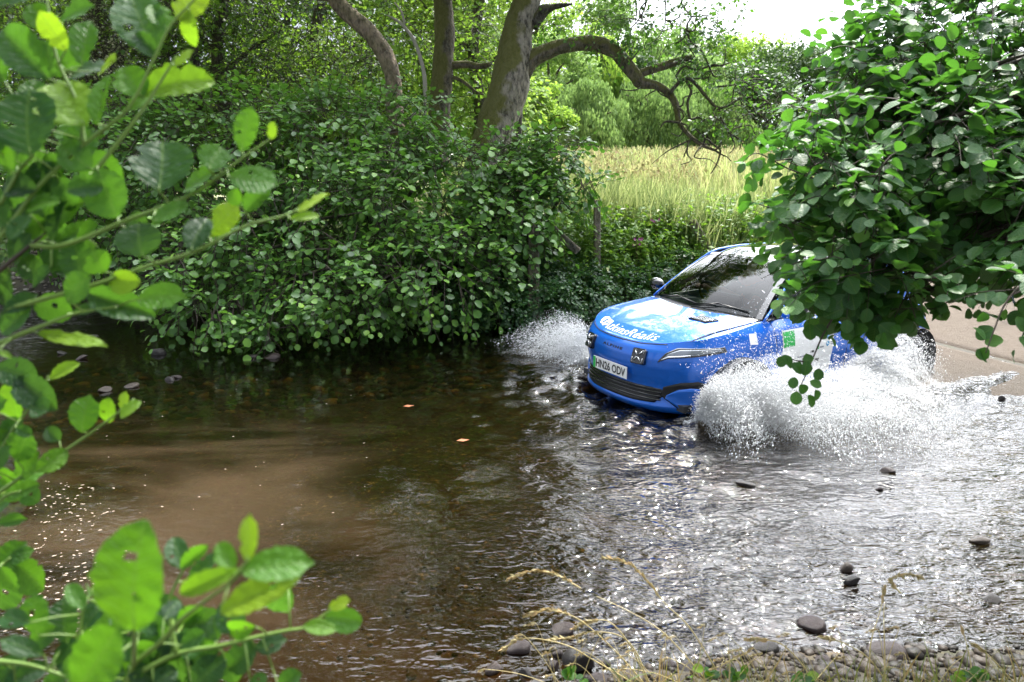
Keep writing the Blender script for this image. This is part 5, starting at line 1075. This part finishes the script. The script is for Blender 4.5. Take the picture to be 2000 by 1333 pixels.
# rear screen and hatch
ys = np.linspace(-1, 1, 15)
gridob('rear_window', np.array([[((3.62+.22*v), q*(.53+.14*v), 1.41-.41*v-.03*q*q*(1-v)) for q in ys] for v in np.linspace(0, 1, 8)]), M_glass2, car)
gridob('tail_deck', np.array([[((3.84+.05*v), q*(.67+.03*v), 1.0-.012*v) for q in ys] for v in np.linspace(0, 1, 3)]), M_paint, car)
b = MB(); b.box((3.62, 0, 1.44), (.22, 1.06, .025)); b.build('spoiler', M_gloss, car, False, .008)
# underbody keeps light out of the shell, cabin floor and bulkhead
b = MB(); b.box((2.0, 0, .24), (3.5, 1.55, .06)); b.box((1.02, 0, .60), (.05, 1.35, .62)); b.box((3.5, 0, .6), (.5, 1.3, .5)); b.build('underbody', M_int, car, False)
# doors: shut lines
for s in (-1, 1):
    def sl_(xa, za, xb, zb_, n=14):
        b = MB(); 
        pts = []
        for i in range(n):
            f = i/(n-1); x = xa+(xb-xa)*f; z = za+(zb_-za)*f; a = s*float(np.interp(x, _px[60:420], _ss[60:420])); pts.append(FS(a, z, .0005))
        b.tube(pts, .0035, 5); b.build('shut_line', M_black, car)
    sl_(1.30, .26, 1.28, .95); sl_(2.34, .26, 2.34, .96); sl_(1.30, .26, 2.34, .26); sl_(2.34, .26, 2.92, .30); sl_(2.92, .30, 3.1, .97)
    b = MB(); a = s*float(np.interp(2.15, _px[60:420], _ss[60:420])); b.box(tuple(FS(a, .84, .012)), (.18, .03, .028)); b.build('door_handle', M_paint, car, False, .008)
    # mirror
    b = MB(); c = sidepos(1.36, .06, s); V_, F_ = I2; R_ = V_*np.array([.075, .105, .068]); b.add([tuple(p+c+np.array([-.05, -s*.17, .075])) for p in R_], F_.tolist())
    mir = b.build('mirror', M_paint if s > 0 else M_gloss, car); b = MB(); b.tube([c, c+np.array([-.03, -s*.10, .03]), c+np.array([-.04, -s*.16, .06])], .022, 6); b.build('mirror_arm', M_gloss, mir)
# patches laid on the shell
def resamp(pl, n):
    pl = np.array(pl, float); s = np.concatenate([[0], np.cumsum(np.linalg.norm(np.diff(pl, axis=0), axis=1))]); t_ = np.linspace(0, s[-1], n); return np.stack([np.interp(t_, s, pl[:, 0]), np.interp(t_, s, pl[:, 1])], 1)
def patch(name, lo, hi, m, off=.006, parent=None, n=24, rows=8, edge=-.006):
    a = resamp(lo, n); b_ = resamp(hi, n); f = np.linspace(0, 1, rows)[:, None, None]; Q = a[None]*(1-f)+b_[None]*f
    o = np.full(Q.shape[:2], off); 
    V = FS(Q[..., 0], Q[..., 1], off)
    # rim folds back into the body
    top = np.pad(V, ((1, 1), (1, 1), (0, 0)), 'edge'); Qp = np.pad(Q, ((1, 1), (1, 1), (0, 0)), 'edge'); V2 = FS(Qp[..., 0], Qp[..., 1], edge)
    V2[1:-1, 1:-1] = V; return gridob(name, V2, m, parent or car)
patch('lower_grille', [(-.54, .262), (-.3, .252), (.3, .252), (.54, .262)], [(-.68, .375), (-.53, .402), (.53, .402), (.68, .375)], M_black, .004)
for k, z in enumerate((.285, .320, .355, .385)):
    patch('grille_bar', [(-.60, z), (.60, z)], [(-.60, z+.012), (.60, z+.012)], M_gloss, .014, None, 30, 2)
for s in (-1, 1):
    patch('corner_intake', [(s*.60, .33), (s*.82, .20), (s*.98, .175), (s*1.0, .185)], [(s*.62, .42), (s*.78, .475), (s*.95, .49), (s*1.03, .465)], M_black, .005)
    bl_ = patch('corner_blade', [(s*.645, .315), (s*.82, .215), (s*.93, .19), (s*.975, .20)], [(s*.655, .345), (s*.76, .405), (s*.88, .425), (s*.965, .42)], M_paint, .020)
    hl = patch('headlight', [(s*.565, .655), (s*.66, .70), (s*.86, .72), (s*1.22, .755)], [(s*.57, .675), (s*.63, .745), (s*.74, .795), (s*1.20, .80)], M_gloss, .006)
    patch('lens', [(s*.60, .682), (s*.68, .712), (s*.86, .735), (s*1.16, .768)], [(s*.62, .70), (s*.655, .742), (s*.76, .78), (s*1.15, .792)], M_lamp, .012, hl)
    patch('running_light', [(s*.60, .685), (s*.66, .710), (s*.86, .732)], [(s*.603, .692), (s*.66, .720), (s*.86, .742)], M_chrome, .018, hl)
    # square lamp with an X
    ca = s*.375; Fp = FS(ca, .685, .012); e = 1e-3; tx = FS(ca+e, .685)-FS(ca-e, .685); tx = tx/np.linalg.norm(tx); tz = FS(ca, .69)-FS(ca, .68); tz = tz/np.linalg.norm(tz); tn = np.cross(tx, tz); tn = tn/np.linalg.norm(tn)
    if tn[0] > 0: tn = -tn
    def LP_(x, z, o): return tuple(Fp+tx*x+tz*z+tn*o)
    h = .074; oc = [(-h+.014, -h), (h-.014, -h), (h, -h+.014), (h, h-.014), (h-.014, h), (-h+.014, h), (-h, h-.014), (-h, -h+.014)]
    b = MB(); b.add([LP_(x, z, -.03) for x, z in oc]+[LP_(x, z, .012) for x, z in oc]+[LP_(x*.93, z*.93, .018) for x, z in oc], [tuple(range(16, 24))]+[(i, (i+1) % 8, 8+(i+1) % 8, 8+i) for i in range(8)]+[(8+i, 8+(i+1) % 8, 16+(i+1) % 8, 16+i) for i in range(8)])
    dl = b.build('driving_lamp', M_gloss, car, False)
    b = MB()
    for sx in (-1, 1):
        b.tube([LP_(sx*.040, .046, .022), LP_(sx*.006, .010, .026)], [.007, .0055], 6); b.tube([LP_(sx*.040, -.046, .022), LP_(sx*.006, -.010, .026)], [.007, .0055], 6)
    b.build('lamp_cross', M_chrome, dl)
    b = MB(); g_ = .056
    for (x0, z0, x1, z1, x2, z2) in ((-.02, g_, -g_, g_, -g_, .015), (.02, g_, g_, g_, g_, .015), (-.02, -g_, -g_, -g_, -g_, -.015), (.02, -g_, g_, -g_, g_, -.015)): b.tube([LP_(x0, z0, .021), LP_(x1, z1, .021), LP_(x2, z2, .021)], .0022, 4)
    b.build('lamp_frame', M_chrome, dl)
# texts
def text_mesh(txt, size, offset=0., shear=0., space=1.):
    cu = bpy.data.curves.new('txt', 'FONT'); cu.body = txt; cu.size = size; cu.offset = offset; cu.shear = shear; cu.space_character = space; cu.align_x = 'LEFT'; cu.resolution_u = 3
    o = bpy.data.objects.new('txt', cu); C.objects.link(o); dg = bpy.context.evaluated_depsgraph_get(); me = bpy.data.meshes.new_from_object(o.evaluated_get(dg)); bpy.data.objects.remove(o); return me
def lay_text(name, txt, size, fn, m, width=None, parent=None, **kw):
    me = text_mesh(txt, size, **kw); bm = bmesh.new(); bm.from_mesh(me); bmesh.ops.triangulate(bm, faces=bm.faces); bmesh.ops.subdivide_edges(bm, edges=[e for e in bm.edges if e.calc_length() > size*.25], cuts=1); bm.to_mesh(me); bm.free()
    co = np.array([v.co[:] for v in me.vertices]); w_ = co[:, 0].max()-co[:, 0].min(); k = (width/w_) if width else 1
    co[:, 0] = (co[:, 0]-co[:, 0].min())*k
    for v, c in zip(me.vertices, co): v.co = Vector(fn(c[0], c[1]))
    me.materials.clear(); me.materials.append(m); o = ob(name, me, parent or car); return o
# number plate
pc = FS(0, .50, .022)
b = MB(); b.box((pc[0]-.004, 0, .50), (.008, .524, .118)); plate = b.build('number_plate', M_white, car, False, .002)
b = MB(); b.box((pc[0]-.0095, .242, .50), (.003, .036, .112)); b.build('green_band', M_green, plate, False)
lay_text('plate_lettering', 'HN26 ODV', .105, lambda x, y: (pc[0]-.0105, -(x-.215), .462+y*1.05), M_black, .455, plate, offset=.0022)
lay_text('nose_lettering', 'ALPINE', .036, lambda x, y: tuple(FS(x-.15, .70+y*.9, .003)), M_black, .30, None, offset=.0012, space=1.3)
def hoodpt(L, back):                               # back: metres behind the leading edge
    xe = float(np.interp(abs(L), by[:150], bx[:150])); x = xe+back; return (x, -L, float(hz(x, L))+.0075)
lay_text('bonnet_lettering', 'AtkinsRéalis', .115, lambda x, y: hoodpt(-.375+x, .045+y*1.6), M_white, .78, None, offset=-.0006, space=1.06)
for pts in ([(-.50, .12), (-.475, .12), (-.475, .10), (-.43, .10), (-.43, .125), (-.45, .125), (-.452, .19), (-.415, .19), (-.40, .215), (-.475, .215), (-.525, .17)],
            [(-.405, .10), (-.38, .10), (-.39, .16), (-.36, .185), (-.345, .215), (-.39, .215), (-.412, .17)]):
    me = bpy.data.meshes.new('bonnet_emblem'); me.from_pydata([hoodpt(L, k_-.05) for L, k_ in pts], [], [tuple(range(len(pts)))]); bm = bmesh.new(); bm.from_mesh(me); bmesh.ops.triangulate(bm, faces=bm.faces); bm.to_mesh(me); bm.free(); me.materials.append(M_white); ob('bonnet_emblem', me, car)
# bonnet vent on the left half
def hp(x, L, o=.006): return (x, -L, float(hz(x, L))+o)
vq = [(.70, .30), (.70, .52), (.83, .56), (.83, .36)]
def vgrid(sc, off, m, nm, par, rows=4, n=8):
    c = np.mean(vq, 0); q = [c+(np.array(p)-c)*sc for p in vq]; return gridob(nm, np.array([[hp(*((q[0]*(1-f)+q[3]*f)*(1-g)+(q[1]*(1-f)+q[2]*f)*g), off) for g in np.linspace(0, 1, n)] for f in np.linspace(0, 1, rows)]), m, par)
vent = vgrid(1.0, .008, M_black, 'bonnet_vent', car)
for j in range(4):
    f = .15+j*.2; q0 = np.array(vq[0])*(1-f)+np.array(vq[3])*f; q1 = np.array(vq[1])*(1-f)+np.array(vq[2])*f; b = MB(); b.tube([hp(*(q0*(1-g)+q1*g), .014) for g in np.linspace(.06, .94, 8)], .006, 5); b.build('vent_slat', M_chrome, vent)
b = MB(); b.tube([hp(*p, .010) for p in vq+[vq[0]]], .007, 6); b.build('vent_frame', M_black, vent)
# wipers
for L0, L1, vb in ((-.60, .02, .05), (-.02, .62, .07)):
    b = MB(); b.tube([wsc(L0/.735, .035, .012), wsc((L0+L1)/2/.735, vb+.03, .024), wsc(L1/.735, vb, .014)], .007, 6); w_ = b.build('wiper', M_black, car); b = MB(); b.tube([wsc((L0-.05)/.735+.1, -.02, .02), wsc((L0+L1)/2/.735, vb+.03, .034)], .006, 5); b.build('wiper_arm', M_black, w_)
# near side door panel: white sponsor sheet
def dpt(x, z, off=.004): a = float(np.interp(x, _px[60:420], _ss[60:420])); return tuple(FS(a, z, off))
def dpanel(name, x0, x1, z0, z1, m, off, par, sk=0): return gridob(name, np.array([[dpt(x+sk*(z-z0), z, off) for x in np.linspace(x0, x1, 12)] for z in np.linspace(z0, z1, 8)]), m, par)
sheet = dpanel('door_sticker', 1.36, 2.10, .38, .86, M_white, .004, car, .05)
dpanel('green_square', 1.385, 1.55, .70, .845, M_green, .007, sheet, .05)
for (x, z) in ((2.03, .74), (2.03, .665)):
    b = MB(); c = dpt(x, z, .0075); b.add([dpt(x+.024*math.cos(a), z+.028*math.sin(a), .0075) for a in np.linspace(0, 2*PI, 13)[:-1]], [tuple(range(12))]); b.build('blue_disc', M_cyan, sheet)
for (x0, x1, z, h_, mm) in ((2.07, 2.15, .75, .010, M_grey), (2.07, 2.15, .73, .008, M_grey), (2.07, 2.15, .67, .010, M_grey), (2.07, 2.15, .65, .008, M_grey), (1.56, 1.72, .57, .018, M_grey), (1.56, 1.70, .535, .008, M_grey), (1.78, 1.83, .60, .022, M_black), (1.87, 1.90, .625, .035, M_green), (1.91, 1.97, .63, .018, M_grey), (1.86, 1.92, .50, .030, M_black), (1.56, 1.76, .46, .008, M_grey)):
    dpanel('print_line', x0, x1, z, z+h_, mm, .0075, sheet)
b = MB(); b.add([dpt(.98+x, .83+z, .006) for x, z in ((-.05, -.04), (.05, -.05), (.055, .05), (-.04, .055))], [(0, 1, 2, 3)]); b.build('wing_sticker', M_white, car)
# wheels
def lathe(b, prof, cx, cy, cz, n=40):
    V = []; m_ = len(prof)
    for i in range(n):
        a = 2*PI*i/n
        for (r, y) in prof: V.append((cx+math.cos(a)*r, cy+y, cz+math.sin(a)*r))
    b.add(V, [(i*m_+j, i*m_+j+1, ((i+1) % n)*m_+j+1, ((i+1) % n)*m_+j) for i in range(n) for j in range(m_-1)])
for wx in WX:
    for s in (-1, 1):
        cy = -s*.80; w_ = empty('wheel', (wx, cy, WR)); w_.parent = car; b = MB(); lathe(b, [(.225, -.09), (.29, -.10), (.315, -.08), (.318, 0), (.315, .08), (.29, .10), (.225, .09)], 0, 0, 0); b.build('tyre', M_rub, w_)
        b = MB(); lathe(b, [(.228, -.085), (.215, -.06), (.215, .06), (.228, .085)], 0, 0, 0)
        for k in range(10):
            a = 2*PI*k/10; q = Matrix.Rotation(-a, 3, 'Y'); b.box(q@Vector((.13, 0, 0))+Vector((0, -s*.06, 0)), (.19, .025, .028), q)
        b.tube([(0, -s*.03, 0), (0, -s*.085, 0)], .045, 12); b.build('rim', M_grey, w_)
        # arch liner
        b = MB(); lathe(b, [(.362, -.20), (.362, .13)], 0, 0, .01); b.build('arch_liner', M_int, w_)
# cabin
b = MB(); b.box((1.33, 0, .88), (.46, 1.34, .16)); b.box((1.48, .37, .93), (.16, .42, .07)); b.build('dashboard', M_int, car, False, .03)
b = MB(); b.box((1.50, .02, 1.02), (.03, .48, .13)); b.build('screen_panel', M_gloss, car, False, .01)
for s in (-1, 1):
    b = MB(); b.box((2.10, s*.37, .58), (.50, .48, .16)); b.box((2.42, s*.37, .90), (.14, .46, .60), Matrix.Rotation(.28, 3, 'Y')); b.box((2.52, s*.37, 1.24), (.09, .26, .18), Matrix.Rotation(.2, 3, 'Y')); b.build('seat', M_seat, car, False, .05)
b = MB(); b.box((3.1, 0, .85), (.16, 1.2, .55), Matrix.Rotation(.25, 3, 'Y')); b.build('rear_bench', M_seat, car, False, .05)
b = MB(); cw = Vector((1.66, .37, .98)); q = Matrix.Rotation(-.45, 3, 'Y'); b.tube([cw+q@Vector((0, math.cos(a)*.18, math.sin(a)*.18)) for a in np.linspace(0, 2*PI, 33)], .014, 8, 0, False)
for a in (0, PI, -PI/2): b.tube([cw, cw+q@Vector((0, math.cos(a)*.17, math.sin(a)*.17))], .014, 6)
b.tube([cw, cw+q@Vector((-.22, 0, 0))], .03, 8); b.build('steering_wheel', M_black, car)
b = MB(); b.box(tuple(wsc(0, .86, -.07)), (.04, .22, .06)); b.build('rear_view_mirror', M_black, car, False, .01)

# ------------------------------------------------------------------ driver
def tocar(p):
    c, s = math.cos(.534), math.sin(.534); return Vector((CARP[0]+p[0]*c-p[1]*s, CARP[1]+p[0]*s+p[1]*c, CARZ+p[2]))
def skin(name, J, E_, rads, m, parent=None, sub=2, root=0):
    me = bpy.data.meshes.new(name); me.from_pydata([tuple(j) for j in J], E_, []); me.materials.append(m); o = ob(name, me, parent)
    o.modifiers.new('k', 'SKIN'); sv = me.skin_vertices if me.skin_vertices else None
    if not me.skin_vertices:
        bm = bmesh.new(); bm.from_mesh(me); bm.verts.layers.skin.verify(); bm.to_mesh(me); bm.free()
    sk = me.skin_vertices[0].data
    for i, r_ in enumerate(rads): sk[i].radius = (r_, r_) if not isinstance(r_, tuple) else r_; sk[i].use_root = (i == root)
    q = o.modifiers.new('s', 'SUBSURF'); q.levels = q.render_levels = sub; me.polygons.foreach_set('use_smooth', [True]*len(me.polygons)); return o
M_skin = simple('skin', (.52, .30, .21), .5); M_shirt = simple('pale_shirt', (.16, .28, .30), .8); M_hair = simple('dark_hair', (.03, .02, .015), .7)
per = empty('person', (0, 0, 0)); per.location = (CARP[0], CARP[1], CARZ); per.rotation_euler = (0, 0, .534); tag(per, 'person driving the blue car, seen dimly behind the windscreen, hands on the wheel', 'person')
y0 = .37
hw = [cw+q@Vector((0, -.14, .11)), cw+q@Vector((0, .14, .11))]
J = [(2.18, y0, .70), (2.22, y0, .90), (2.26, y0, 1.08), (2.24, y0, 1.18), (2.20, y0, 1.24), (2.19, y0, 1.34), (2.25, y0-.19, 1.06), (2.02, y0-.25, .88), tuple(hw[0]+Vector((.10, 0, -.03))), tuple(hw[0]+Vector((.02, 0, 0))), (2.25, y0+.19, 1.06), (2.02, y0+.25, .88), tuple(hw[1]+Vector((.10, 0, -.03))), tuple(hw[1]+Vector((.02, 0, 0))),
     (1.95, y0-.12, .70), (1.70, y0-.12, .74), (1.55, y0-.12, .42), (1.95, y0+.12, .70), (1.70, y0+.12, .74), (1.55, y0+.12, .42)]
skin('body', J, [(0, 1), (1, 2), (2, 3), (3, 4), (4, 5), (2, 6), (6, 7), (7, 8), (8, 9), (2, 10), (10, 11), (11, 12), (12, 13), (0, 14), (14, 15), (15, 16), (0, 17), (17, 18), (18, 19)],
     [.15, .14, .15, .055, .085, .08, .065, .045, .03, .035, .065, .045, .03, .035, .085, .065, .05, .085, .065, .05], M_skin, per)
skin('shirt', [J[0], J[1], J[2], J[6], (2.08, y0-.235, .93), J[10], (2.08, y0+.235, .93)], [(0, 1), (1, 2), (2, 3), (3, 4), (2, 5), (5, 6)], [.165, .155, .162, .078, .06, .078, .06], M_shirt, per)
for hc, sg in zip(hw, (-1, 1)):
    for k in range(4):
        a = hc+Vector((.005, (k-1.5)*.019, 0)); skin('finger', [a+Vector((.02, 0, 0)), a+Vector((-.03, 0, .022)), a+Vector((-.055, 0, .004)), a+Vector((-.05, 0, -.02+.004*k))], [(0, 1), (1, 2), (2, 3)], [.0095, .009, .0085, .0075], M_skin, per, 1)
    a = hc+Vector((.01, -sg*.035, -.01)); skin('thumb', [a+Vector((.02, 0, 0)), a+Vector((-.01, -sg*.02, .008)), a+Vector((-.03, -sg*.022, -.004))], [(0, 1), (1, 2)], [.011, .010, .008], M_skin, per, 1)
b = MB(); V_, F_ = I2; hv = V_*np.array([.098, .088, .095]); b.add([tuple(p+np.array([2.235, y0, 1.335])) for p in hv], F_.tolist()); b.build('hair', M_hair, per)
b = MB(); b.tube([(2.135, y0, 1.32), (2.098, y0, 1.29), (2.12, y0, 1.28)], [.008, .013, .008], 6); b.build('nose', M_skin, per)
for s in (-1, 1):
    b = MB(); b.add([tuple(p*.011+np.array([2.122, y0+s*.03, 1.325])) for p in I1[0]], I1[1].tolist()); b.build('eye', M_black, per)

# ------------------------------------------------------------------ spray thrown up by the wheels
def spraymat():
    m, t = mat('spray_water'); b = N(t, 'BsdfPrincipled'); setin(b, Roughness=.25); b.inputs['Base Color'].default_value = (.93, .94, .95, 1); tr = N(t, 'BsdfTranslucent'); tr.inputs[0].default_value = (.93, .94, .95, 1)
    ms = N(t, 'MixShader'); ms.inputs[0].default_value = .45; t.links.new(b.outputs[0], ms.inputs[1]); t.links.new(tr.outputs[0], ms.inputs[2]); o = N(t, 'OutputMaterial'); t.links.new(ms.outputs[0], o.inputs[0]); return m
M_spray = spraymat()
def drops(name, label, Pw, Vel, s, cat='splash'):
    T = np.array([(0, 0, 1.5), (.94, 0, -.33), (-.47, .82, -.33), (-.47, -.82, -.33)]); Fc = np.array([(0, 1, 2), (0, 2, 3), (0, 3, 1), (1, 3, 2)])
    X, Y, Z = frames(R.normal(size=Pw.shape), Vel+R.normal(size=Pw.shape)*.3); n = len(Pw)
    # long axis follows the flight direction
    Zv = unit(Vel+R.normal(size=Pw.shape)*.4); Xv = unit(np.cross(Zv, R.normal(size=Pw.shape))); Yv = np.cross(Zv, Xv)
    W = Pw[:, None]+s[:, None, None]*(T[None, :, 0:1]*Xv[:, None]+T[None, :, 1:2]*Yv[:, None]+T[None, :, 2:3]*Zv[:, None]*(1.2+2.2*R.uniform(0, 1, n)**2)[:, None, None])
    FF = (Fc[None]+(np.arange(n)*4)[:, None, None]).reshape(-1, 3)
    tag(ob(name, mk(name, W.reshape(-1, 3), FF, M_spray, False)), label, cat, kind='stuff')
def plume(n, wx, side, vcar=5.0, vo=(1., 3.0), vu=(.6, 3.6), amax=.62, fwd=(-.5, 1.5), seed=1, strands=320, y0=.9):
    r = np.random.default_rng(seed)
    # drops come in strands: same launch, small spread, spaced along time
    sid = r.integers(0, strands, n); so_ = r.uniform(0, 1, strands); sv = r.uniform(0, 1, strands); sf = r.uniform(0, 1, strands); st = r.uniform(0, 1, strands)
    corr = .55*sv+.45*so_
    vou = vo[0]+(vo[1]-vo[0])*so_[sid]+r.normal(size=n)*.07; vup = vu[0]+(vu[1]-vu[0])*corr[sid]**1.1+r.normal(size=n)*.09; vf = fwd[0]+(fwd[1]-fwd[0])*sf[sid]+r.normal(size=n)*.10
    a = amax*np.clip(st[sid]+r.normal(size=n)*.16, 0.01, 1.1)
    tmax = (vup+np.sqrt(np.maximum(vup**2, 0)))/9.8; a = np.where(a > tmax, r.uniform(0, 1, n)*tmax, a)
    back = vcar*a-vf*a; out = y0+vou*a; z = .15+vup*a-4.9*a*a
    lx = wx+back-.1+r.normal(size=n)*.02; ly = side*out+r.normal(size=n)*.015
    z = z+r.normal(size=n)*.012; k = (z > .13) & (lx < 3.72-R.uniform(0, .4, n)); lx, ly, z = lx[k], ly[k], z[k]; k2 = k
    x = CARP[0]+lx*BK[0]+ly*LF[0]; y = CARP[1]+lx*BK[1]+ly*LF[1]
    lv = np.stack([-vf[k2], side*vou[k2], (vup-9.8*a)[k2]], 1)
    V = np.stack([lv[:, 0]*BK[0]+lv[:, 1]*LF[0], lv[:, 0]*BK[1]+lv[:, 1]*LF[1], lv[:, 2]], 1)
    return np.stack([x, y, z+CARZ], 1), V
def mk_spray():
    a = [plume(110000, .55, 1, 3.2, (.7, 2.6), (1.1, 3.8), .62, (.2, 2.8), seed=1, strands=420), plume(80000, .42, 1, 2.4, (.15, 1.7), (1.2, 3.9), .6, (1., 2.9), seed=9, strands=260), plume(62000, 2.4, 1, 2.4, (.1, 1.15), (1.1, 3.7), .55, (.6, 2.6), seed=2, strands=380), plume(14000, .80, 1, 2.5, (.4, 2.2), (.5, 2.2), .5, (-.6, 1.), seed=3)]
    Pw = np.concatenate([q[0] for q in a]); V = np.concatenate([q[1] for q in a]); s = np.exp(R.normal(size=len(Pw))*.5)*.0022
    drops('water_spray', 'white sheet of water drops thrown up beside the near wheels', Pw, V, s)
    a = [plume(70000, .75, -1, 1.4, (.8, 3.5), (.8, 2.9), .6, (.3, 2.5), seed=4, strands=260), plume(12000, .80, -1, 4.5, (.6, 3.2), (.5, 3.0), .5, seed=5)]
    Pw = np.concatenate([q[0] for q in a]); V = np.concatenate([q[1] for q in a]); s = np.exp(R.normal(size=len(Pw))*.5)*.0025
    drops('water_spray', 'white spray fanning out beyond the far front corner of the car', Pw, V, s)
    # loose drops high over the bonnet and pillar
    n = 2600; lx = R.uniform(.2, 1.9, n); ly = R.normal(size=n)*.22+1.05; z = .5+np.abs(R.normal(size=n))*.22+.1*(lx > .9); x = CARP[0]+lx*BK[0]+ly*LF[0]; y = CARP[1]+lx*BK[1]+ly*LF[1]
    drops('flying_drops', 'loose single drops over the near wing and door', np.stack([x, y, z+CARZ+.15], 1), R.normal(size=(n, 3)), np.exp(R.normal(size=n)*.5)*.0024)
    # foam on the water round the car
    n = 15000; lx = R.uniform(.2, 4.2, n); sd_ = np.where(R.uniform(0, 1, n) < .72, 1, -1); ly = sd_*(.82+np.abs(R.normal(size=n))*.42*(.4+.25*np.clip(lx, 0, 4))); ly = np.where(lx < .1, R.uniform(-1, 1, n), ly)
    x = CARP[0]+lx*BK[0]+ly*LF[0]; y = CARP[1]+lx*BK[1]+ly*LF[1]; nz = np.sin(x*7+np.sin(y*5)*2)*np.sin(y*9+x*3); k = nz > R.uniform(-1., 1., n); x, y = x[k], y[k]
    drops('churned_foam', 'churned white foam on the water round the car', np.stack([x, y, water_z(x, y)+.004], 1), R.normal(size=(len(x), 3))*np.array([1, 1, .1]), np.exp(R.normal(size=len(x))*.5)*.0036, 'foam')
mk_spray()
def sheetmat():
    m, t = mat('water_sheet'); uv = N(t, 'UVMap'); mp = N(t, 'Mapping'); mp.inputs['Scale'].default_value = (26, 3.2, 1); t.links.new(uv.outputs[0], mp.inputs[0])
    n1 = tnoise(t, 1., 5, .65, mp.outputs[0], .5); g = geo(t); n2 = tnoise(t, 38, 3, .7, g.outputs['Position']); n3 = tnoise(t, 3.5, 3, .6, g.outputs['Position'])
    sp = N(t, 'SeparateXYZ'); t.links.new(uv.outputs[0], sp.inputs[0])
    ed = mth(t, 'MULTIPLY', mth(t, 'MULTIPLY', sp.outputs[1], mth(t, 'SUBTRACT', 1., sp.outputs[1])), 4.); ex_ = mth(t, 'MULTIPLY', mth(t, 'MULTIPLY', sp.outputs[0], mth(t, 'SUBTRACT', 1., sp.outputs[0])), 4.)
    v = mth(t, 'ADD', mth(t, 'ADD', mth(t, 'MULTIPLY', n1, .9), mth(t, 'MULTIPLY', n2, .5)), mth(t, 'MULTIPLY', n3, .7))
    al = mth(t, 'MULTIPLY', mth(t, 'MULTIPLY', ramp(t, v, [(.86, (0, 0, 0)), (1., (.8, .8, .8))]), mth(t, 'POWER', ed, .6)), mth(t, 'POWER', ex_, .6))
    r_ = N(t, 'MapRange'); t.links.new(v, r_.inputs[0]); setin(r_, From_Min=.92, From_Max=1.32, To_Min=0., To_Max=.62); al = mth(t, 'MULTIPLY', mth(t, 'MULTIPLY', r_.outputs[0], mth(t, 'POWER', ed, .5)), mth(t, 'POWER', ex_, .5))
    b = N(t, 'BsdfPrincipled'); setin(b, Roughness=.2); b.inputs['Base Color'].default_value = (.92, .93, .94, 1); tr = N(t, 'BsdfTranslucent'); tr.inputs[0].default_value = (.92, .93, .94, 1); t.links.new(bump(t, n2, .8, .03), b.inputs['Normal'])
    ms = N(t, 'MixShader'); ms.inputs[0].default_value = .5; t.links.new(b.outputs[0], ms.inputs[1]); t.links.new(tr.outputs[0], ms.inputs[2]); tp = N(t, 'BsdfTransparent'); m2 = N(t, 'MixShader'); t.links.new(al, m2.inputs[0]); t.links.new(tp.outputs[0], m2.inputs[1]); t.links.new(ms.outputs[0], m2.inputs[2])
    o = N(t, 'OutputMaterial'); t.links.new(m2.outputs[0], o.inputs[0]); return m
M_sheet = sheetmat()
def sheet_surf(name, label, layers):
    # each layer: wheel x, side, car speed, outward, upward, forward ranges, age
    VV_, FF_, UU_ = [], [], []; base = 0
    for q, (wx, side, vc, vo, vu, vf, am) in enumerate(layers):
        n, m_ = 60, 40; s = np.linspace(0, 1, n); a = np.linspace(0.02, am, m_); S_, A_ = np.meshgrid(s, a); k = np.sin(S_*PI*.5)
        u_ = vu[0]+(vu[1]-vu[0])*S_; o_ = vo[0]+(vo[1]-vo[0])*k; f_ = vf[0]+(vf[1]-vf[0])*S_
        lx = wx+(vc-f_)*A_; ly = side*(.88+o_*A_); z = .14+u_*A_-4.9*A_*A_
        w1 = .03*wav(lx*1.3+q, z*2+ly, 4, 20, 10, 60+q); lx = lx+w1; ly = ly+.04*wav(lx+z, z*1.5-q, 4, 22, 10, 70+q)*A_/am; z = np.maximum(z+w1*.5, .13)
        x = CARP[0]+lx*BK[0]+ly*LF[0]; y = CARP[1]+lx*BK[1]+ly*LF[1]; VV_.append(np.stack([x, y, z+CARZ], -1).reshape(-1, 3)); UU_.append(np.stack([S_, A_/am], -1).reshape(-1, 2))
        i = (np.arange(m_-1)[:, None]*n+np.arange(n-1)[None]).ravel()+base; FF_.append(np.stack([i, i+1, i+n+1, i+n], 1)); base += n*m_
    tag(ob(name, mk(name, np.concatenate(VV_), np.concatenate(FF_), M_sheet, True, None, np.concatenate(UU_))), label, 'splash')
sheet_surf('water_sheet', 'torn translucent curtain of water rising along the near side of the car', [(.55, 1, 2.8, (.5, 1.6), (1., 3.9), (.6, 2.4), .62), (.75, 1, 3.6, (.8, 2.2), (.8, 3.4), (.2, 1.8), .6), (.45, 1, 2.0, (.2, 1.1), (1., 3.4), (1.2, 2.6), .55), (1.6, 1, 3.2, (.5, 1.8), (.8, 3.4), (.3, 1.6), .6), (2.5, 1, 2.4, (.3, 1.1), (.8, 3.5), (.6, 1.8), .5), (2.7, 1, 1.6, (.1, .8), (.8, 3.4), (.4, 1.6), .5)])
sheet_surf('water_sheet', 'curling sheet of water beyond the far front corner of the car', [(.75, -1, 1.4, (1., 3.2), (.8, 2.6), (.3, 2.4), .52), (.85, -1, 1.2, (.6, 2.4), (1., 2.8), (.3, 1.6), .55), (.6, -1, 1., (1.4, 3.4), (.5, 1.9), (.6, 2.6), .4)])
